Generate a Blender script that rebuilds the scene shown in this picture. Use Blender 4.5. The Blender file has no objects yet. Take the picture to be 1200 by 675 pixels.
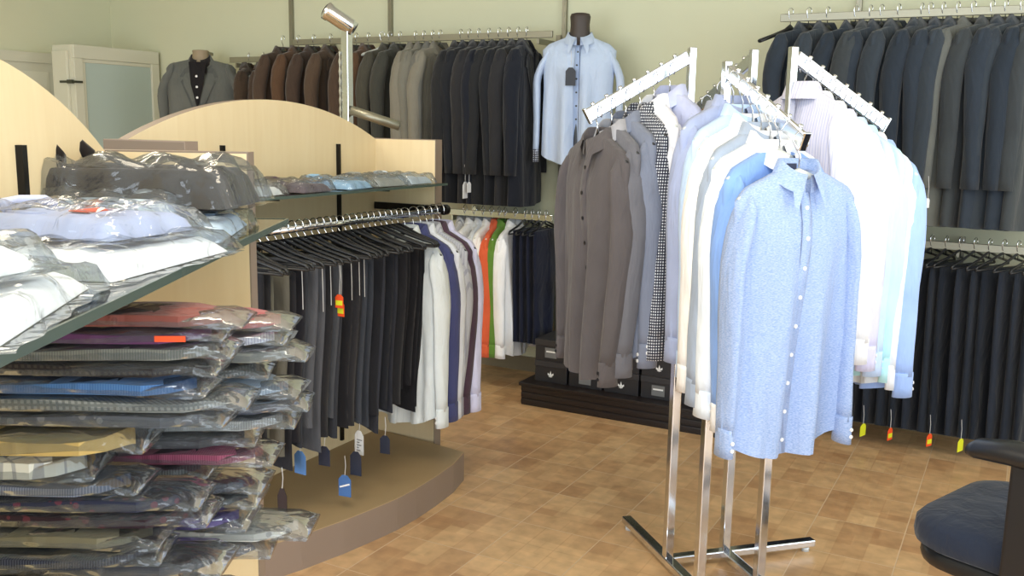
import bpy, math, random
import numpy as np
from mathutils import Vector, Matrix
random.seed(7)
sc = bpy.context.scene
COL = sc.collection
PI = math.pi

# ------------------------------------------------------------------ materials
def lin(c):
    return tuple(((v/255)/12.92 if v/255 <= .04045 else ((v/255+.055)/1.055)**2.4) for v in c)
_m = {}
def base_mat(name):
    m = bpy.data.materials.new(name); m.use_nodes = True
    nt = m.node_tree; b = nt.nodes['Principled BSDF']
    return m, nt, b
def N(nt, t, **k):
    n = nt.nodes.new(t)
    for a, v in k.items():
        if a in n.inputs.keys(): n.inputs[a].default_value = v
        else: setattr(n, a, v)
    return n
def plain(name, rgb, rough=.6, metal=0, spec=.5, coat=0):
    if name in _m: return _m[name]
    m, nt, b = base_mat(name)
    b.inputs['Base Color'].default_value = (*lin(rgb), 1)
    b.inputs['Roughness'].default_value = rough; b.inputs['Metallic'].default_value = metal
    b.inputs['Specular IOR Level'].default_value = spec
    b.inputs['Coat Weight'].default_value = coat
    _m[name] = m; return m
def fabric(rgb, style='plain', rgb2=None, rough=.9, scale=1):
    key = ('fab', rgb, style, rgb2, scale)
    if key in _m: return _m[key]
    m, nt, b = base_mat('cloth_%s_%02x%02x%02x' % (style, *rgb))
    tc = N(nt, 'ShaderNodeTexCoord')
    b.inputs['Roughness'].default_value = rough
    b.inputs['Specular IOR Level'].default_value = .15
    b.inputs['Sheen Weight'].default_value = .15; b.inputs['Sheen Roughness'].default_value = .5
    c1 = (*lin(rgb), 1); c2 = (*lin(rgb2 or tuple(min(255, int(v*1.12)+4) for v in rgb)), 1)
    mix = N(nt, 'ShaderNodeMix', data_type='RGBA')
    mix.inputs[6].default_value = c1; mix.inputs[7].default_value = c2
    if style == 'plain':
        n = N(nt, 'ShaderNodeTexNoise', Scale=9.0, Detail=3.0); nt.links.new(tc.outputs['Object'], n.inputs['Vector'])
        nt.links.new(n.outputs['Fac'], mix.inputs[0])
    elif style == 'chambray':
        mp = N(nt, 'ShaderNodeMapping'); mp.inputs['Scale'].default_value = (150, 150, 700)
        nt.links.new(tc.outputs['Object'], mp.inputs['Vector'])
        n = N(nt, 'ShaderNodeTexNoise', Scale=1.0, Detail=3.0); nt.links.new(mp.outputs['Vector'], n.inputs['Vector'])
        r = N(nt, 'ShaderNodeMapRange'); r.inputs[1].default_value = .35; r.inputs[2].default_value = .65
        nt.links.new(n.outputs['Fac'], r.inputs[0]); nt.links.new(r.outputs[0], mix.inputs[0])
    elif style == 'stripe':
        w = N(nt, 'ShaderNodeTexWave', bands_direction='X', Scale=30.0*scale, Distortion=.0)
        nt.links.new(tc.outputs['Object'], w.inputs['Vector'])
        r = N(nt, 'ShaderNodeMapRange'); r.inputs[1].default_value = .7; r.inputs[2].default_value = .8
        nt.links.new(w.outputs['Fac'], r.inputs[0]); nt.links.new(r.outputs[0], mix.inputs[0])
    elif style in ('check', 'check2'):
        scale = 1.5 if style == 'check2' else scale
        sep = N(nt, 'ShaderNodeSeparateXYZ'); nt.links.new(tc.outputs['Object'], sep.inputs[0])
        add = N(nt, 'ShaderNodeMath', operation='ADD'); nt.links.new(sep.outputs[0], add.inputs[0]); nt.links.new(sep.outputs[1], add.inputs[1])
        fs = []
        for o in (add.outputs[0], sep.outputs[2]):
            mu = N(nt, 'ShaderNodeMath', operation='MULTIPLY'); mu.inputs[1].default_value = 75.0*scale; nt.links.new(o, mu.inputs[0])
            fr = N(nt, 'ShaderNodeMath', operation='FRACT'); nt.links.new(mu.outputs[0], fr.inputs[0])
            g = N(nt, 'ShaderNodeMath', operation='GREATER_THAN'); g.inputs[1].default_value = .45; nt.links.new(fr.outputs[0], g.inputs[0])
            fs.append(g)
        mm = N(nt, 'ShaderNodeMath', operation='MULTIPLY'); nt.links.new(fs[0].outputs[0], mm.inputs[0]); nt.links.new(fs[1].outputs[0], mm.inputs[1])
        nt.links.new(mm.outputs[0], mix.inputs[0])
    elif style == 'plaid':
        sep = N(nt, 'ShaderNodeSeparateXYZ'); nt.links.new(tc.outputs['Object'], sep.inputs[0])
        fs = []
        for op in ('ADD', 'SUBTRACT'):
            a = N(nt, 'ShaderNodeMath', operation=op); nt.links.new(sep.outputs[0], a.inputs[0]); nt.links.new(sep.outputs[1], a.inputs[1])
            mu = N(nt, 'ShaderNodeMath', operation='MULTIPLY'); mu.inputs[1].default_value = 24*scale; nt.links.new(a.outputs[0], mu.inputs[0])
            fr = N(nt, 'ShaderNodeMath', operation='FRACT'); nt.links.new(mu.outputs[0], fr.inputs[0])
            g = N(nt, 'ShaderNodeMath', operation='GREATER_THAN'); g.inputs[1].default_value = .88; nt.links.new(fr.outputs[0], g.inputs[0])
            fs.append(g)
        mm = N(nt, 'ShaderNodeMath', operation='MAXIMUM'); nt.links.new(fs[0].outputs[0], mm.inputs[0]); nt.links.new(fs[1].outputs[0], mm.inputs[1])
        nt.links.new(mm.outputs[0], mix.inputs[0])
    elif style == 'dots':
        v = N(nt, 'ShaderNodeTexVoronoi', Scale=38.0*scale); nt.links.new(tc.outputs['Object'], v.inputs['Vector'])
        g = N(nt, 'ShaderNodeMath', operation='LESS_THAN'); g.inputs[1].default_value = .3; nt.links.new(v.outputs['Distance'], g.inputs[0])
        nt.links.new(g.outputs[0], mix.inputs[0])
    nt.links.new(mix.outputs[2], b.inputs['Base Color'])
    # soft wrinkle relief
    mp2 = N(nt, 'ShaderNodeMapping'); mp2.inputs['Scale'].default_value = (1, 1, .35); nt.links.new(tc.outputs['Object'], mp2.inputs['Vector'])
    n2 = N(nt, 'ShaderNodeTexNoise', Scale=15.0, Detail=3.0, Distortion=.8); nt.links.new(mp2.outputs['Vector'], n2.inputs['Vector'])
    bp = N(nt, 'ShaderNodeBump', Strength=.6, Distance=.02); nt.links.new(n2.outputs['Fac'], bp.inputs['Height'])
    nt.links.new(bp.outputs['Normal'], b.inputs['Normal'])
    _m[key] = m; return m

def maple():
    m, nt, b = base_mat('maple_laminate')
    tc = N(nt, 'ShaderNodeTexCoord'); mp = N(nt, 'ShaderNodeMapping'); mp.inputs['Scale'].default_value = (14, 14, 1.2)
    nt.links.new(tc.outputs['Object'], mp.inputs['Vector'])
    n = N(nt, 'ShaderNodeTexNoise', Scale=2.2, Detail=5.0, Distortion=.8); nt.links.new(mp.outputs['Vector'], n.inputs['Vector'])
    mix = N(nt, 'ShaderNodeMix', data_type='RGBA'); mix.inputs[6].default_value = (*lin((224, 200, 156)), 1); mix.inputs[7].default_value = (*lin((236, 217, 178)), 1)
    nt.links.new(n.outputs['Fac'], mix.inputs[0]); nt.links.new(mix.outputs[2], b.inputs['Base Color'])
    b.inputs['Roughness'].default_value = .42
    return m
def wall_mat():
    m, nt, b = base_mat('sage_cream_paint')
    tc = N(nt, 'ShaderNodeTexCoord')
    n = N(nt, 'ShaderNodeTexNoise', Scale=90.0, Detail=3.0); nt.links.new(tc.outputs['Object'], n.inputs['Vector'])
    bp = N(nt, 'ShaderNodeBump', Strength=.15, Distance=.003); nt.links.new(n.outputs['Fac'], bp.inputs['Height'])
    nt.links.new(bp.outputs['Normal'], b.inputs['Normal'])
    b.inputs['Base Color'].default_value = (*lin((208, 208, 178)), 1); b.inputs['Roughness'].default_value = .8
    return m
def tile_mat():
    m, nt, b = base_mat('printed_brown_tile')
    tc = N(nt, 'ShaderNodeTexCoord'); S = .3265
    mp = N(nt, 'ShaderNodeMapping', vector_type='POINT'); mp.inputs['Location'].default_value = (1.5855/S, -2.728/.3265, 0); mp.inputs['Scale'].default_value = (1/S, 1/S, 1)
    nt.links.new(tc.outputs['Object'], mp.inputs['Vector'])
    nz = N(nt, 'ShaderNodeTexNoise', Scale=5.0, Detail=2.0); nt.links.new(mp.outputs['Vector'], nz.inputs['Vector'])
    # joints
    grout = N(nt, 'ShaderNodeTexBrick', offset=0.0, squash=1.0, Scale=1.0)
    grout.inputs['Brick Width'].default_value = 1.0; grout.inputs['Row Height'].default_value = 1.0
    grout.inputs['Mortar Size'].default_value = .008; grout.inputs['Mortar Smooth'].default_value = .5
    nt.links.new(mp.outputs['Vector'], grout.inputs['Vector'])
    # the printed small stones inside each tile: three sizes of cell
    def cells(w, h, off, c1, c2, bias=0):
        k = N(nt, 'ShaderNodeTexBrick', offset=off, Scale=1.0)
        k.inputs['Brick Width'].default_value = w; k.inputs['Row Height'].default_value = h
        k.inputs['Mortar Size'].default_value = .012; k.inputs['Mortar Smooth'].default_value = 1.0; k.inputs['Bias'].default_value = bias
        k.inputs['Color1'].default_value = (*lin(c1), 1); k.inputs['Color2'].default_value = (*lin(c2), 1)
        k.inputs['Mortar'].default_value = (*lin(tuple((a+b2)//2 for a, b2 in zip(c1, c2))), 1)
        nt.links.new(mp.outputs['Vector'], k.inputs['Vector']); return k
    k1 = cells(.5, 1/3, .5, (216, 176, 130), (178, 134, 94))
    k2 = cells(1/3, .5, .0, (224, 188, 140), (168, 124, 86), -.2)
    mx = N(nt, 'ShaderNodeMix', data_type='RGBA'); mx.inputs[0].default_value = .5
    nt.links.new(k1.outputs['Color'], mx.inputs[6]); nt.links.new(k2.outputs['Color'], mx.inputs[7])
    ramp = N(nt, 'ShaderNodeMapRange'); ramp.inputs[1].default_value = .3; ramp.inputs[2].default_value = .7; ramp.inputs[3].default_value = .82; ramp.inputs[4].default_value = 1.1
    nt.links.new(nz.outputs['Fac'], ramp.inputs[0])
    mul = N(nt, 'ShaderNodeMix', data_type='RGBA', blend_type='MULTIPLY'); mul.inputs[0].default_value = 1
    nt.links.new(mx.outputs[2], mul.inputs[6]); nt.links.new(ramp.outputs[0], mul.inputs[7])
    fin = N(nt, 'ShaderNodeMix', data_type='RGBA'); fin.inputs[7].default_value = (*lin((212, 184, 150)), 1)
    nt.links.new(mul.outputs[2], fin.inputs[6]); nt.links.new(grout.outputs['Fac'], fin.inputs[0])
    nt.links.new(fin.outputs[2], b.inputs['Base Color']); b.inputs['Roughness'].default_value = .38
    bp = N(nt, 'ShaderNodeBump', Strength=.3, Distance=.004); bp.invert = True
    nt.links.new(grout.outputs['Fac'], bp.inputs['Height']); nt.links.new(bp.outputs['Normal'], b.inputs['Normal'])
    return m
def plastic_film(name='clear_plastic_film', clear=.955, tint=(235, 240, 245)):
    m = bpy.data.materials.new(name); m.use_nodes = True; nt = m.node_tree; nt.nodes.clear()
    out = N(nt, 'ShaderNodeOutputMaterial'); tc = N(nt, 'ShaderNodeTexCoord')
    tr = N(nt, 'ShaderNodeBsdfTransparent'); tr.inputs['Color'].default_value = (*lin(tint), 1)
    gl = N(nt, 'ShaderNodeBsdfGlossy', Roughness=.11)
    df = N(nt, 'ShaderNodeBsdfDiffuse'); df.inputs['Color'].default_value = (*lin((225, 228, 232)), 1)
    mp = N(nt, 'ShaderNodeMapping'); mp.inputs['Scale'].default_value = (1, 1.6, 3); nt.links.new(tc.outputs['Object'], mp.inputs['Vector'])
    n = N(nt, 'ShaderNodeTexNoise', Scale=9.0, Detail=2.0, Distortion=1.2); nt.links.new(mp.outputs['Vector'], n.inputs['Vector'])
    bp = N(nt, 'ShaderNodeBump', Strength=.55, Distance=.02); nt.links.new(n.outputs['Fac'], bp.inputs['Height'])
    nt.links.new(bp.outputs['Normal'], gl.inputs['Normal'])
    fr = N(nt, 'ShaderNodeFresnel', IOR=1.45); nt.links.new(bp.outputs['Normal'], fr.inputs['Normal'])
    r = N(nt, 'ShaderNodeMapRange'); r.inputs[1].default_value = 0; r.inputs[2].default_value = .8; r.inputs[3].default_value = .02; r.inputs[4].default_value = .6
    nt.links.new(fr.outputs[0], r.inputs[0])
    m1 = N(nt, 'ShaderNodeMixShader'); m1.inputs[0].default_value = 1-clear
    mm = N(nt, 'ShaderNodeMixShader'); mm.inputs[0].default_value = .6
    nt.links.new(tr.outputs[0], m1.inputs[1]); nt.links.new(df.outputs[0], m1.inputs[2])
    m2 = N(nt, 'ShaderNodeMixShader'); nt.links.new(r.outputs[0], m2.inputs[0])
    nt.links.new(m1.outputs[0], m2.inputs[1]); nt.links.new(gl.outputs[0], m2.inputs[2])
    nt.nodes.remove(mm); nt.links.new(m2.outputs[0], out.inputs[0])
    return m
def glass_mat():
    m = bpy.data.materials.new('green_shelf_glass'); m.use_nodes = True; nt = m.node_tree; nt.nodes.clear()
    out = N(nt, 'ShaderNodeOutputMaterial')
    tr = N(nt, 'ShaderNodeBsdfTransparent'); tr.inputs['Color'].default_value = (.62, .74, .68, 1)
    gl = N(nt, 'ShaderNodeBsdfGlossy', Roughness=.03); fr = N(nt, 'ShaderNodeFresnel', IOR=1.5)
    mx = N(nt, 'ShaderNodeMixShader'); nt.links.new(fr.outputs[0], mx.inputs[0]); nt.links.new(tr.outputs[0], mx.inputs[1]); nt.links.new(gl.outputs[0], mx.inputs[2])
    nt.links.new(mx.outputs[0], out.inputs[0]); return m
MAPLE = maple(); WALL = wall_mat(); TILE = tile_mat(); FILM = plastic_film(); GLASS = glass_mat()
EDGE = plain('taupe_edge_band', (138, 122, 108), .5)
CHROME = plain('chrome', (225, 228, 232), .13, 1)
STEEL = plain('brushed_steel', (150, 147, 130), .42, .75)
BLACKP = plain('black_plastic', (26, 27, 30), .35)
BLACKM = plain('black_metal', (30, 28, 26), .4, .6)
WHITEP = plain('white_gloss_paint', (208, 206, 186), .45)
PALEB = plain('pale_blue_grey_paint', (176, 190, 182), .5)
CLEARH = plain('translucent_hanger_plastic', (205, 210, 205), .3)
ORANGE = plain('orange_tag_card', (240, 84, 30), .6); YELLOW = plain('yellow_tag_card', (222, 224, 40), .6)
PAPER = plain('white_tag_card', (236, 236, 236), .6); STRING = plain('white_string', (205, 205, 205), .8)
GLASSEDGE = plain('dark_green_glass_edge', (74, 88, 82), .2)

# ------------------------------------------------------------------ mesh building
class MB:
    def __init__(s): s.v = []; s.f = []
    def add(s, v, f):
        o = len(s.v); s.v += [tuple(map(float, p)) for p in v]; s.f += [tuple(i+o for i in q) for q in f]; return s
    def box(s, a, b):
        x0, y0, z0 = a; x1, y1, z1 = b
        return s.add([(x0,y0,z0),(x1,y0,z0),(x1,y1,z0),(x0,y1,z0),(x0,y0,z1),(x1,y0,z1),(x1,y1,z1),(x0,y1,z1)],
                     [(0,3,2,1),(4,5,6,7),(0,1,5,4),(1,2,6,5),(2,3,7,6),(3,0,4,7)])
    def bar(s, p, q, w, h, up=(0,0,1)):
        p = Vector(p); q = Vector(q); d = (q-p).normalized(); up = Vector(up)
        if abs(d.dot(up)) > .98: up = Vector((0,1,0))
        r = d.cross(up).normalized(); u = r.cross(d).normalized()
        c = [(-1,-1),(1,-1),(1,1),(-1,1)]
        v = [e + r*(a*w/2) + u*(b*h/2) for e in (p, q) for a, b in c]
        return s.add(v, [(3,2,1,0),(4,5,6,7),(0,1,5,4),(1,2,6,5),(2,3,7,6),(3,0,4,7)])
    def tube(s, pts, r, n=8, cap=True):
        pts = [Vector(p) for p in pts]; rs = r if isinstance(r, (list, tuple)) else [r]*len(pts)
        rings = []; prev = None
        for i, p in enumerate(pts):
            d = (pts[min(i+1, len(pts)-1)] - pts[max(i-1, 0)]).normalized()
            if prev is None:
                a = Vector((0,0,1)) if abs(d.z) < .9 else Vector((1,0,0)); u = d.cross(a).normalized()
            else: u = (prev - d*prev.dot(d)).normalized()
            prev = u; w = d.cross(u)
            rings.append([p + (u*math.cos(t)+w*math.sin(t))*rs[i] for t in [2*PI*k/n for k in range(n)]])
        return s.loft(rings, cap)
    def loft(s, rings, cap=True):
        n = len(rings[0]); v = [p for r in rings for p in r]; f = []
        for i in range(len(rings)-1):
            for k in range(n):
                f.append((i*n+k, i*n+(k+1)%n, (i+1)*n+(k+1)%n, (i+1)*n+k))
        if cap: f.append(tuple(range(n-1, -1, -1))); f.append(tuple((len(rings)-1)*n+k for k in range(n)))
        return s.add(v, f)
    def prism(s, poly, z0, z1):
        n = len(poly); v = [(x, y, z0) for x, y in poly] + [(x, y, z1) for x, y in poly]
        return s.add(v, [tuple(range(n-1,-1,-1)), tuple(range(n, 2*n))] + [(k, (k+1)%n, n+(k+1)%n, n+k) for k in range(n)])
    def slab(s, poly3, th):  # polygon in 3-D, thickened along its normal
        P3 = [Vector(p) for p in poly3]; nrm = (P3[1]-P3[0]).cross(P3[-1]-P3[0]).normalized()*th; n = len(P3)
        return s.add(P3+[p+nrm for p in P3], [tuple(range(n-1,-1,-1)), tuple(range(n, 2*n))] + [(k, (k+1)%n, n+(k+1)%n, n+k) for k in range(n)])
    def grid(s, g, closed=False):
        r = len(g); c = len(g[0]); v = [p for row in g for p in row]; f = []
        for i in range(r-1):
            for k in range(c if closed else c-1): f.append((i*c+k, i*c+(k+1)%c, (i+1)*c+(k+1)%c, (i+1)*c+k))
        return s.add(v, f)
    def mesh(s, name, smooth=False, bevel=0):
        me = bpy.data.meshes.new(name); me.from_pydata(s.v, [], s.f); me.update()
        if smooth:
            me.polygons.foreach_set('use_smooth', [True]*len(me.polygons))
        me.materials.append(None); me['bev'] = bevel
        return me
def put(name, me, mat, parent=None, loc=None, rot=None):
    if isinstance(me, MB): me = me.mesh(name)
    o = bpy.data.objects.new(name, me); COL.objects.link(o)
    o.material_slots[0].link = 'OBJECT'; o.material_slots[0].material = mat
    if parent: o.parent = parent
    if loc: o.location = loc
    if rot: o.rotation_euler = rot
    if me.get('bev', 0):
        b = o.modifiers.new('bevel', 'BEVEL'); b.width = me['bev']; b.segments = 2; b.limit_method = 'ANGLE'
    return o
def tag(o, label, cat, group=None):
    o['label'] = label; o['category'] = cat
    if group: o['group'] = group
    return o
def thing(name, label, cat, loc=(0,0,0), rz=0, group=None, rot=None):
    o = bpy.data.objects.new(name, None); o.empty_display_size = .05; COL.objects.link(o)
    o.location = loc; o.rotation_euler = rot or (0, 0, rz)
    return tag(o, label, cat, group)
def struct(name, me, mat):
    o = put(name, me, mat); o['kind'] = 'structure'; return o
def lab(o, t): o['label'] = t; return o

# ------------------------------------------------------------------ camera
F = 1110.0; pit = math.radians(9.7); rol = math.radians(1.05); yaw = math.radians(28.3)
fw = Vector((-math.sin(yaw)*math.cos(pit), math.cos(yaw)*math.cos(pit), -math.sin(pit)))
r0 = Vector((math.cos(yaw), math.sin(yaw), 0)); u0 = r0.cross(fw)
rt = r0*math.cos(rol) + u0*math.sin(rol); up = u0*math.cos(rol) - r0*math.sin(rol)
CAM = Vector((0, 0, 1.5))
cd = bpy.data.cameras.new('camera'); cam = bpy.data.objects.new('camera', cd); COL.objects.link(cam)
cd.sensor_width = 36; cd.lens = F/1200*36; cd.clip_start = .05
M = Matrix((( rt.x, up.x, -fw.x, 0), (rt.y, up.y, -fw.y, 0), (rt.z, up.z, -fw.z, 1.5), (0, 0, 0, 1)))
cam.matrix_world = M; sc.camera = cam
def ray(x, y): return fw + rt*((x-600)/F) - up*((y-337.5)/F)
def on_y(x, y, Y): d = ray(x, y); return CAM + d*(Y/d.y)
def railx(px, Y=4.8, y=60): return on_y(px, y, Y).x      # survey: where a hook seen at px sits on a rail along Y

# ------------------------------------------------------------------ room shell
XL, XR, YF, YB, ZC = -6.27, 3.2, -1.7, 5.1, 3.0
struct('floor', MB().box((XL-.1, YF-.1, -.1), (XR+.1, YB+.1, 0)), TILE)
struct('ceiling', MB().box((XL-.1, YF-.1, ZC), (XR+.1, YB+.1, ZC+.1)), plain('ceiling_white', (228, 226, 214), .9))
struct('wall_back', MB().box((XL-.1, YB, 0), (XR+.1, YB+.1, ZC)), WALL)
struct('wall_left', MB().box((XL-.1, YF, 0), (XL, YB, ZC)), WALL)
RY0, RY1 = .2, 4.2
rw = MB()
rw.box((XR, YF, 0), (XR+.1, YB, .35)); rw.box((XR, YF, 2.75), (XR+.1, YB, ZC)); rw.box((XR, YF, .35), (XR+.1, RY0, 2.75)); rw.box((XR, RY1, .35), (XR+.1, YB, 2.75))
struct('wall_right', rw, WALL)
w2 = bpy.data.objects.new('window_2', None); COL.objects.link(w2); w2['kind'] = 'structure'
wf2 = MB()
for k in range(4):
    y = RY0 + (RY1-RY0)*k/3; wf2.box((XR+.02, y-.03, .35), (XR+.08, y+.03, 2.75))
wf2.box((XR+.02, RY0, .35), (XR+.08, RY1, .41)); wf2.box((XR+.02, RY0, 2.69), (XR+.08, RY1, 2.75))
put('window_frame', wf2, plain('window_aluminium', (150, 150, 150), .4, .8), w2)
fwm = MB()
WX0, WX1, WZ0, WZ1 = -4.6, 2.9, .35, 2.75
fwm.box((XL, YF-.1, 0), (XR, YF, WZ0)); fwm.box((XL, YF-.1, WZ1), (XR, YF, ZC)); fwm.box((XL, YF-.1, WZ0), (WX0, YF, WZ1)); fwm.box((WX1, YF-.1, WZ0), (XR, YF, WZ1))
struct('wall_front', fwm, WALL)
w = bpy.data.objects.new('window_1', None); COL.objects.link(w); w['kind'] = 'structure'
wf = MB()
for k in range(5):
    x = WX0 + (WX1-WX0)*k/4; wf.box((x-.03, YF-.08, WZ0), (x+.03, YF-.02, WZ1))
wf.box((WX0, YF-.08, WZ0), (WX1, YF-.02, WZ0+.06)); wf.box((WX0, YF-.08, WZ1-.06), (WX1, YF-.02, WZ1))
put('window_frame', wf, plain('window_aluminium', (150, 150, 150), .4, .8), w)
for s, x0 in (('left', 0),):
    struct('baseboard_back', MB().box((XL, YB-.015, 0), (XR, YB, .09)), plain('baseboard_paint', (120, 108, 84), .6))
    struct('baseboard_left', MB().box((XL, YF, 0), (XL+.015, YB, .09)), plain('baseboard_paint', (120, 108, 84), .6))
# door on the left wall beside the corner cupboard
d1 = bpy.data.objects.new('door_1', None); COL.objects.link(d1); d1['kind'] = 'structure'
DY0, DY1 = 3.72, 4.58
put('door_leaf', MB().box((XL, DY0, 0), (XL+.03, DY1, 1.88)), WHITEP, d1)
dp = MB()
for a, b2 in ((.12, .42), (.5, .8)):
    for z0, z1 in ((.2, .9), (1.03, 1.54), (1.62, 1.82)):
        for e in range(2):
            q = .02*e
            dp.box((XL+.03+q*.0, DY0+a+q, z0+q), (XL+.036+q*.3, DY0+b2-q, z1-q))
put('door_moulding', dp, plain('door_moulding_paint', (220, 218, 198), .4), d1)
put('door_handle', MB().tube([(XL+.03, DY0+.07, 1.0), (XL+.09, DY0+.07, 1.0), (XL+.09, DY0+.17, 1.0)], .01), CHROME, d1)
fr = MB()
fr.box((XL, DY0-.08, 0), (XL+.045, DY0, 1.95)); fr.box((XL, DY1, 0), (XL+.045, DY1+.08, 1.95)); fr.box((XL, DY0-.08, 1.88), (XL+.045, DY1+.08, 1.95))
put('door_frame', fr, WHITEP, d1)

# tall white cupboard in the corner: narrow front with a latch, wide framed side
cb = thing('tall_cupboard', 'tall white cupboard in the back left corner with a framed pale side panel', 'cupboard', (0,0,0))
CX, CY = -5.75, 4.35
put('body', MB().box((CX-.20, CY, 0), (CX, YB-.02, 1.99)).mesh('body', bevel=.004), WHITEP, cb)
put('front_door', MB().box((CX-.18, CY-.02, .06), (CX-.03, CY, 1.95)).mesh('front_door', bevel=.004), WHITEP, cb)
pm = MB(); 
pm.box((CX, CY, 1.90), (CX+.022, YB-.03, 1.99)); pm.box((CX, CY, 0), (CX+.022, CY+.07, 1.90)); pm.box((CX, YB-.10, 0), (CX+.022, YB-.03, 1.90))
pm.box((CX, CY+.07, 1.875), (CX+.012, YB-.1, 1.90)); pm.box((CX, CY+.07, 0), (CX+.012, CY+.095, 1.875))
put('frame_moulding', pm.mesh('frame_moulding', bevel=.004), WHITEP, cb)
lab(put('side_panel', MB().box((CX, CY+.07, .0), (CX+.006, YB-.1, 1.90)), PALEB, cb), 'pale blue grey panel')
put('latch', MB().box((CX-.10, CY-.03, 1.735), (CX-.005, CY-.02, 1.75)).box((CX-.02, CY-.035, 1.73), (CX+.03, CY-.015, 1.755)).box((CX+.02, CY-.02, 1.735), (CX+.035, CY+.05, 1.75)), plain('dark_hinge', (70, 72, 60), .5, .5), cb)

# ------------------------------------------------------------------ rails and wall standards
def standard(px):
    x = on_y(px, 30, 5.08).x
    m = MB().box((x-.013, 5.075, .25), (x+.013, 5.098, 2.9))
    for k in range(40): m.box((x-.004, 5.072, .3+k*.065), (x+.004, 5.076, .33+k*.065))
    return m
for px, t in ((341, 'above the brown jackets'), (457, 'above the grey jackets'), (661, 'behind the blue shirt form'), (1005, 'behind the right hand rail')):
    tag(put('wall_standard', standard(px), STEEL), 'slotted steel upright strip on the back wall ' + t, 'wall standard', 'slotted strips on the back wall')
def rail(x0, x1, z, label, brk, flat=True, Y=4.8, mat=STEEL):
    t = thing('hang_rail', label, 'clothes rail', (x0, Y, z), group='clothes rails on the back wall')
    L = x1-x0
    m = MB()
    if flat: m.box((0, -.008, -.018), (L, .008, .018))
    else: m.tube([(0, 0, 0), (L, 0, 0)], .0125, 10)
    put('bar', m.mesh('bar', bevel=.002 if flat else 0, smooth=not flat), mat, t)
    for b in brk: put('bracket', MB().bar((b-x0, .3-.03, -.035), (b-x0, 0, -.035), .012, .03).box((b-x0-.014, .255, -.12), (b-x0+.014, .277, .02)), mat, t)
    return t
RZ1, RZ2, RZ3 = 2.0, 2.04, .99
rail(-4.2, -2.36, RZ1, 'upper steel rail carrying the brown, grey and black jackets on the left', [-4.1, -3.3, -2.45])
rail(-4.75, -4.27, RZ1-.10, 'short lower steel rail left of the brown jackets', [-4.7, -4.3])
rail(-1.13, .75, RZ2, 'upper steel rail carrying the dark suits on the right', [-.81, .3])
rail(-3.15, -2.33, RZ3, 'lower chrome rail with small shirts behind the trousers', [-3.0, -2.4], True, mat=CHROME)
rail(-1.13, .75, RZ3, 'lower steel rail carrying black trousers on the right', [-.25, .4], True)

# ------------------------------------------------------------------ garments
def sm(a, b, t): t = max(0, min(1, (t-a)/(b-a))); return t*t*(3-2*t)
def envelope(topF, topB, hem, wf, Df, amp, seed, nx=30, nz=18, kx=7):
    """closed cloth form hanging from a hanger: front and back sheets meeting at the sides"""
    R = random.Random(seed); ph = [R.uniform(0, 6.28) for _ in range(6)]
    def yoff(u, v):
        return amp*sm(.05, .9, v)*(math.sin(u*kx+ph[0]+v*.6)+.5*(1-2*abs(math.sin(u*kx*.95+ph[1]-v*.7))**.7)) + amp*.5*v*math.sin(ph[2])
    def sheet(front):
        g = []
        for i in range(nz+1):
            v = i/nz; row = []
            for k in range(nx+1):
                u = -1+2*k/nx; u = math.sin(u*PI/2)*.45+u*.55
                top = (topF if front else topB)(u); h = hem(u); z = top+(h-top)*v
                w = wf(z); d = Df(z)*math.sqrt(max(0, 1-u*u))
                dd = d*(1+.35*math.sin(u*kx*1.3+ph[3 if front else 4])*sm(.1, .8, v))
                row.append((u*w + .5*amp*v*math.sin(v*4+ph[5]), (-dd if front else dd)+yoff(u, v), z))
            g.append(row)
        return g
    return sheet(True), sheet(False), yoff
def sheets_mesh(name, fr, bk):
    m = MB(); m.grid(fr); m.grid([list(reversed(r)) for r in bk])
    # top closure
    m.grid([fr[0], bk[0]][::-1])
    me = m.mesh(name, True)
    import bmesh
    bm = bmesh.new(); bm.from_mesh(me); bmesh.ops.remove_doubles(bm, verts=bm.verts, dist=.0008); bmesh.ops.recalc_face_normals(bm, faces=bm.faces); bm.to_mesh(me); bm.free()
    me.polygons.foreach_set('use_smooth', [True]*len(me.polygons))
    return me
def sleeve_mesh(side, seed, z0, z1, x0, x1, rx, ry, n=12, m_=14, wr=.006):
    R = random.Random(seed); p = [R.uniform(0, 6.28) for _ in range(4)]; rings = []
    sway = R.uniform(-.02, .02); fwd = R.uniform(-.035, .005)
    pts = []
    for i in range(m_+1):
        t = i/m_
        x = x0 + (x1-x0)*sm(0, .35, t) + .004*math.sin(t*5+p[0])*t + sway*.6*t; y = fwd*t*t + .006*math.sin(t*4+p[1])*t
        z = z0 + (z1-z0)*(t**1.05)
        a = rx*(.35+.65*sm(0, .12, t))*(1-.35*t); b = ry*(.45+.55*sm(0, .1, t))*(1-.38*t)
        ring = []
        for k in range(n):
            th = 2*PI*k/n; q = 1+ .10*math.sin(3*th+p[2]+t*2)*sm(.1, .5, t) + .045*math.sin(t*17+2*th+p[3])*sm(.15,.4,t)*(1-.5*t)
            ring.append((side*(x + a*q*math.cos(th)), y + b*q*math.sin(th), z + (a*.6*math.cos(th) if t < .12 else 0)*(-1)))
        rings.append(ring); pts.append((side*x, y, z, a, b))
    return MB().loft(rings), pts[-1]
def cuff_mesh(side, end, L=.065, fl=1.05):
    x, y, z, a, b = end; rings = []
    for (dz, q) in ((.012, 1.04), (.0, fl), (-L*.5, fl), (-L, fl*1.04), (-L, fl*.9), (-L*.6, fl*.85)):
        rings.append([(x+a*q*math.cos(2*PI*k/14), y+b*q*math.sin(2*PI*k/14), z+dz) for k in range(14)])
    return MB().loft(rings, True)
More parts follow.
